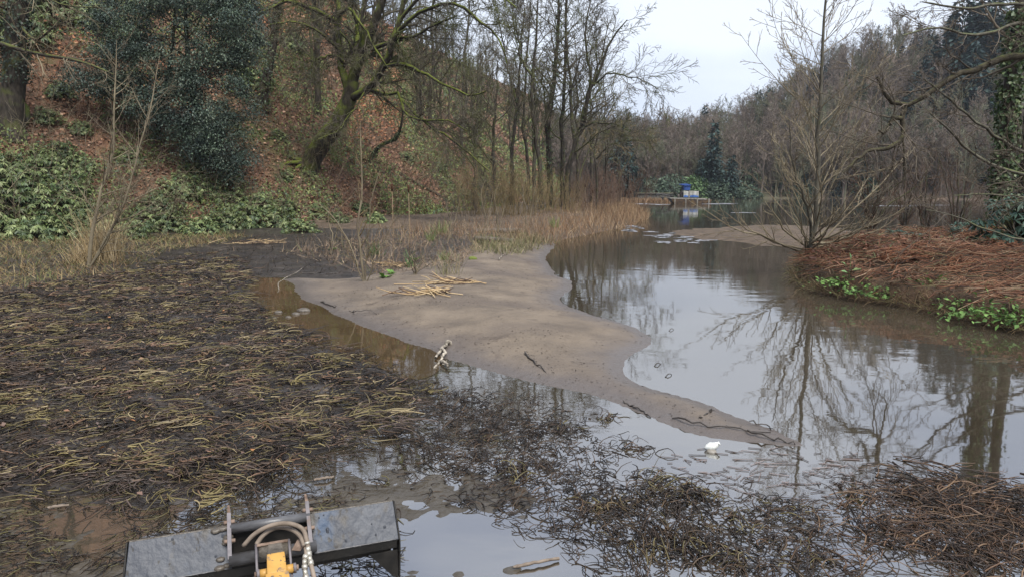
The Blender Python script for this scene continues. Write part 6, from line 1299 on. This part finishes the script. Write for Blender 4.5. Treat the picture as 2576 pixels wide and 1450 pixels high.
# ------------------------------------------------------------------ the blade attachment in the foreground
A = G(330, 1362, .50); B_ = G(988, 1259, .50)
ax = norm(B_ - A); LEN = float(np.linalg.norm(B_ - A)); cv = np.array([ax[1], -ax[0], 0.0])     # cv points towards the camera
t = thing('dredging_blade', 'muddy blue-grey blade attachment on a yellow arm in the foreground', 'blade attachment', A * [1, 1, 0], math.atan2(ax[1], ax[0]))
# local frame: x along the blade, y away from the camera, z up
def loc(px, py, z):
    g = G(px, py, z) - A * [1, 1, 0]; return np.array([g @ ax, -(g @ cv), z])
def plate(q, th, m, nm, bev=.004, par=t):
    """four corners (top-left, top-right, bottom-right, bottom-left) and a thickness."""
    q = np.asarray(q, float); nrm = norm(np.cross(q[1] - q[0], q[3] - q[0])); bm = bmesh.new()
    a = [bm.verts.new(v + nrm * th / 2) for v in q]; b2 = [bm.verts.new(v - nrm * th / 2) for v in q]; k = len(q)
    bm.faces.new(a); bm.faces.new(b2[::-1])
    for i in range(k): bm.faces.new((a[i], b2[i], b2[(i + 1) % k], a[(i + 1) % k]))
    bmesh.ops.recalc_face_normals(bm, faces=bm.faces[:])
    if bev: bmesh.ops.bevel(bm, geom=bm.edges[:], offset=bev, segments=2, affect='EDGES', profile=.6)
    me = bpy.data.meshes.new(nm); bm.to_mesh(me); bm.free(); return obj(nm, me, MT[m], par)
yT, zT, yB, zB = 0.0, .50, -.13, .315
s1, s2 = loc(580, 1310, .5)[0], loc(778, 1290, .5)[0]
plate([(-.01, yT, zT), (s1, yT, zT), (s1 + .0, yB, zB), (-.03, yB, zB)], .012, 'steel', 'face_plate')
plate([(s2, yT, zT), (LEN, yT, zT), (LEN + .005, yB, zB), (s2 + .01, yB, zB)], .012, 'steel', 'face_plate')
plate([(-.02, .075, .47), (LEN - .02, .075, .47), (LEN, .004, .498), (-.01, .004, .498)], .012, 'mudcake', 'top_flange')
plate([(s1 + .005, .01, .47), (s2 - .005, .01, .47), (s2 - .005, -.02, .26), (s1 + .005, -.02, .26)], .010, 'steel_shade', 'recess_plate')
plate([(-.03, yB + .012, zB - .004), (LEN, yB + .012, zB - .004), (LEN, yB + .03, zB - .065), (-.03, yB + .03, zB - .065)], .010, 'steel_shade', 'lower_lip')
plate([(-.01, .07, .46), (LEN, .07, .46), (LEN, .10, .12), (-.01, .10, .12)], .010, 'steel_shade', 'back_plate')
plate([(LEN + .008, .08, .47), (LEN + .008, yT, zT), (LEN + .012, yB, zB), (LEN + .012, yB, zB - .08), (LEN + .012, yB + .03, .05), (LEN + .01, .06, .05)], .010, 'steel_shade', 'end_plate', .003)
plate([(-.022, .08, .47), (-.022, yT, zT), (-.036, yB, zB), (-.036, yB, .2), (-.03, .06, .08)], .010, 'steel_shade', 'end_plate', .003)
plate([(LEN - .17, yB + .022, zB - .075), (LEN + .003, yB + .022, zB - .075), (LEN + .003, yB + .03, .06), (LEN - .03, yB + .03, .07)], .010, 'steel_shade', 'corner_gusset', .003)
# lumps of mud
for k in range(20):
    sx = R.uniform(.02, LEN - .03)
    if s1 - .02 < sx < s2 + .02: continue
    f = R.random(); s = R.uniform(.004, .010)
    obj('mud_lump', [boulder(0, s * 1.0, s * .5, s * 2.0, k % 9)], MT['steel'], t, loc=(sx, yT + (yB - yT) * f - .004, zT + (zB - zT) * f + .007))
for k in range(16):
    s = R.uniform(.008, .02); f = R.random(); obj('mud_lump', [boulder(0, s * 1.5, s, s * .8, k % 9)], MT['mudcake'], t, loc=(s1 - .03 + R.normal() * .02, yT + (yB - yT) * f - .004, zT + (zB - zT) * f + .006))
# weld beads and drain holes' rims along the plates
for x0, x1 in ((.0, s1 - .01), (s2 + .01, LEN - .01)):
    k = int((x1 - x0) / .02); xs = np.linspace(x0, x1, k); P = np.stack([xs, np.full(k, yB - .004), np.full(k, zB + .006)], 1)
    obj('weld_bead', [rod(P, .004 * (1 + .3 * np.sin(np.arange(k) * 2.3)), 6)], MT['tube'], t)
# tubes, bars, bolts
Xr = lambda p0, p1, r, m, nm, S=16, par=t, K=None: obj(nm, [rod([p0, p1], r, S)], MT[m], par)
Xr((s1 + .0, -.025, .497), (s2, -.025, .497), .028, 'tube', 'upper_tube')
Xr((s1 - .01, -.17, .385), (s2 + .02, -.17, .385), .033, 'tube', 'lower_tube')
def bar(s, px_t, py_t):
    top = np.array([s, .09, .60]); o_ = plate([(s - .011, .035, .565), (s + .011, .035, .565), (s + .011, -.19, .40), (s - .011, -.19, .40)], .014, 'bar', 'tine_bar', .002)
    plate([(s - .009, .10, .58), (s + .003, .10, .58), (s + .009, .035, .563), (s - .009, .035, .563)], .012, 'rustbolt', 'tine_tip', .002, o_)
    for zz, yy in ((.565, -.005), (.49, -.085)):
        obj('bolt', [rod([(s - .028, yy, zz - .035), (s - .018, yy, zz - .035), (s + .022, yy, zz - .035), (s + .030, yy, zz - .035)], [.011, .012, .012, .011], 6)], MT['rustbolt'], o_)
bar(s1 - .005, 0, 0); bar(s2 - .01, 0, 0)
# the collar on the lower tube, rods and the yellow arm
sm = loc(690, 1360, .40)[0]
Xr((sm - .085, -.185, .40), (sm + .085, -.185, .40), .043, 'mudcake', 'collar')
plate([(sm - .10, -.165, .449), (sm + .075, -.165, .449), (sm + .075, -.19, .449), (sm - .10, -.19, .449)], .006, 'rustbolt', 'collar_strap', .001)
for s in (sm - .098, sm + .075):
    obj('tie_rod', [rod([(s, -.175, .452), (s, -.24, .43), (s, -.42, .30)], .007, 8)], MT['bar'], t)
arm_ = prism([(-.042, .0), (.042, .0), (.042, .10), (-.042, .10)], .30, None, .008)
def armpart(y0, z0, y1, z1, w0, w1, h, m, nm):
    return plate([(sm - w0, y0, z0), (sm + w0, y0, z0), (sm + w1, y1, z1), (sm - w1, y1, z1)], h, m, nm, .008)
armpart(-.20, .425, -.30, .405, .036, .044, .075, 'mudcake', 'arm_root')
armpart(-.285, .412, -.42, .37, .046, .050, .085, 'yellow', 'arm_block')
armpart(-.415, .365, -.95, .20, .058, .085, .10, 'yellow', 'arm')
for s in (-1, 1):
    obj('arm_pin', [rod([(sm + s * .04, -.355, .375), (sm + s * .085, -.355, .375)], .024, 14)], MT['yellow'], t)
    obj('pin_washer', [rod([(sm + s * .085, -.355, .375), (sm + s * .10, -.355, .375)], .027, 14)], MT['bar'], t)
    obj('pin_end', [rod([(sm + s * .10, -.355, .375), (sm + s * .112, -.355, .375)], .016, 6)], MT['rustbolt'], t)
# hose guard and hoses
plate([(sm + .085, -.235, .415), (sm + .12, -.20, .455), (sm + .165, -.205, .46), (sm + .168, -.235, .45), (sm + .13, -.25, .41)], .006, 'rustbolt', 'hose_guard', .001)
h0 = lambda px, py, z: loc(px, py, z)
def hose(pts, r, nm='hose'):
    o_ = obj(nm, [rod([h0(*p) for p in pts], r, 12, 40)], MT['hose'], t); return o_
hA = [(612, 1372, .44), (640, 1342, .50), (690, 1318, .54), (740, 1318, .54), (762, 1330, .52), (772, 1360, .47), (778, 1400, .40), (790, 1450, .33), (800, 1500, .26)]
hB = [(645, 1368, .44), (662, 1345, .48), (695, 1326, .505), (732, 1330, .50), (756, 1348, .48), (766, 1372, .45)]
o1 = hose(hA, .0125); hose(hB, .0125)
def fitting(path, a, b, parent, rr=(.017, .014)):
    P = resample(np.array([h0(*p) for p in path]), 60); i0, i1 = int(a * 59), int(b * 59); seg = P[i0:i1 + 1]; k = len(seg)
    for q in range(5):
        j = int(q * (k - 1) / 5); j2 = max(j + 1, int((q + .82) * (k - 1) / 5)); obj('hose_fitting', [rod([seg[j], seg[min(j2, k - 1)]], rr[q % 2], 12)], MT['zinc'], parent)
fitting(hA, .60, .78, o1)
hC = [(768, 1372, .44), (770, 1390, .42), (766, 1412, .39), (768, 1440, .35), (774, 1480, .30)]
o2 = hose(hC, .011); fitting(hC, .25, .8, o2, (.016, .013))

# ------------------------------------------------------------------ moist air
me = mesh_from('haze', [box(0, 195, 44.0, 860, 660, 91.8)], smooth=False)
hz = bpy.data.materials.new('moist_air'); hz.use_nodes = True
n_ = hz.node_tree.nodes; n_.clear(); ho = n_.new('ShaderNodeOutputMaterial'); hv = n_.new('ShaderNodeVolumePrincipled')
hv.inputs['Color'].default_value = (.86, .91, 1.0, 1); hv.inputs['Density'].default_value = .00022; hv.inputs['Anisotropy'].default_value = .2
hz.node_tree.links.new(hv.outputs[0], ho.inputs['Volume'])
tag(obj('haze', me, hz), 'thin pale haze over the far valley', 'haze', kind='stuff')
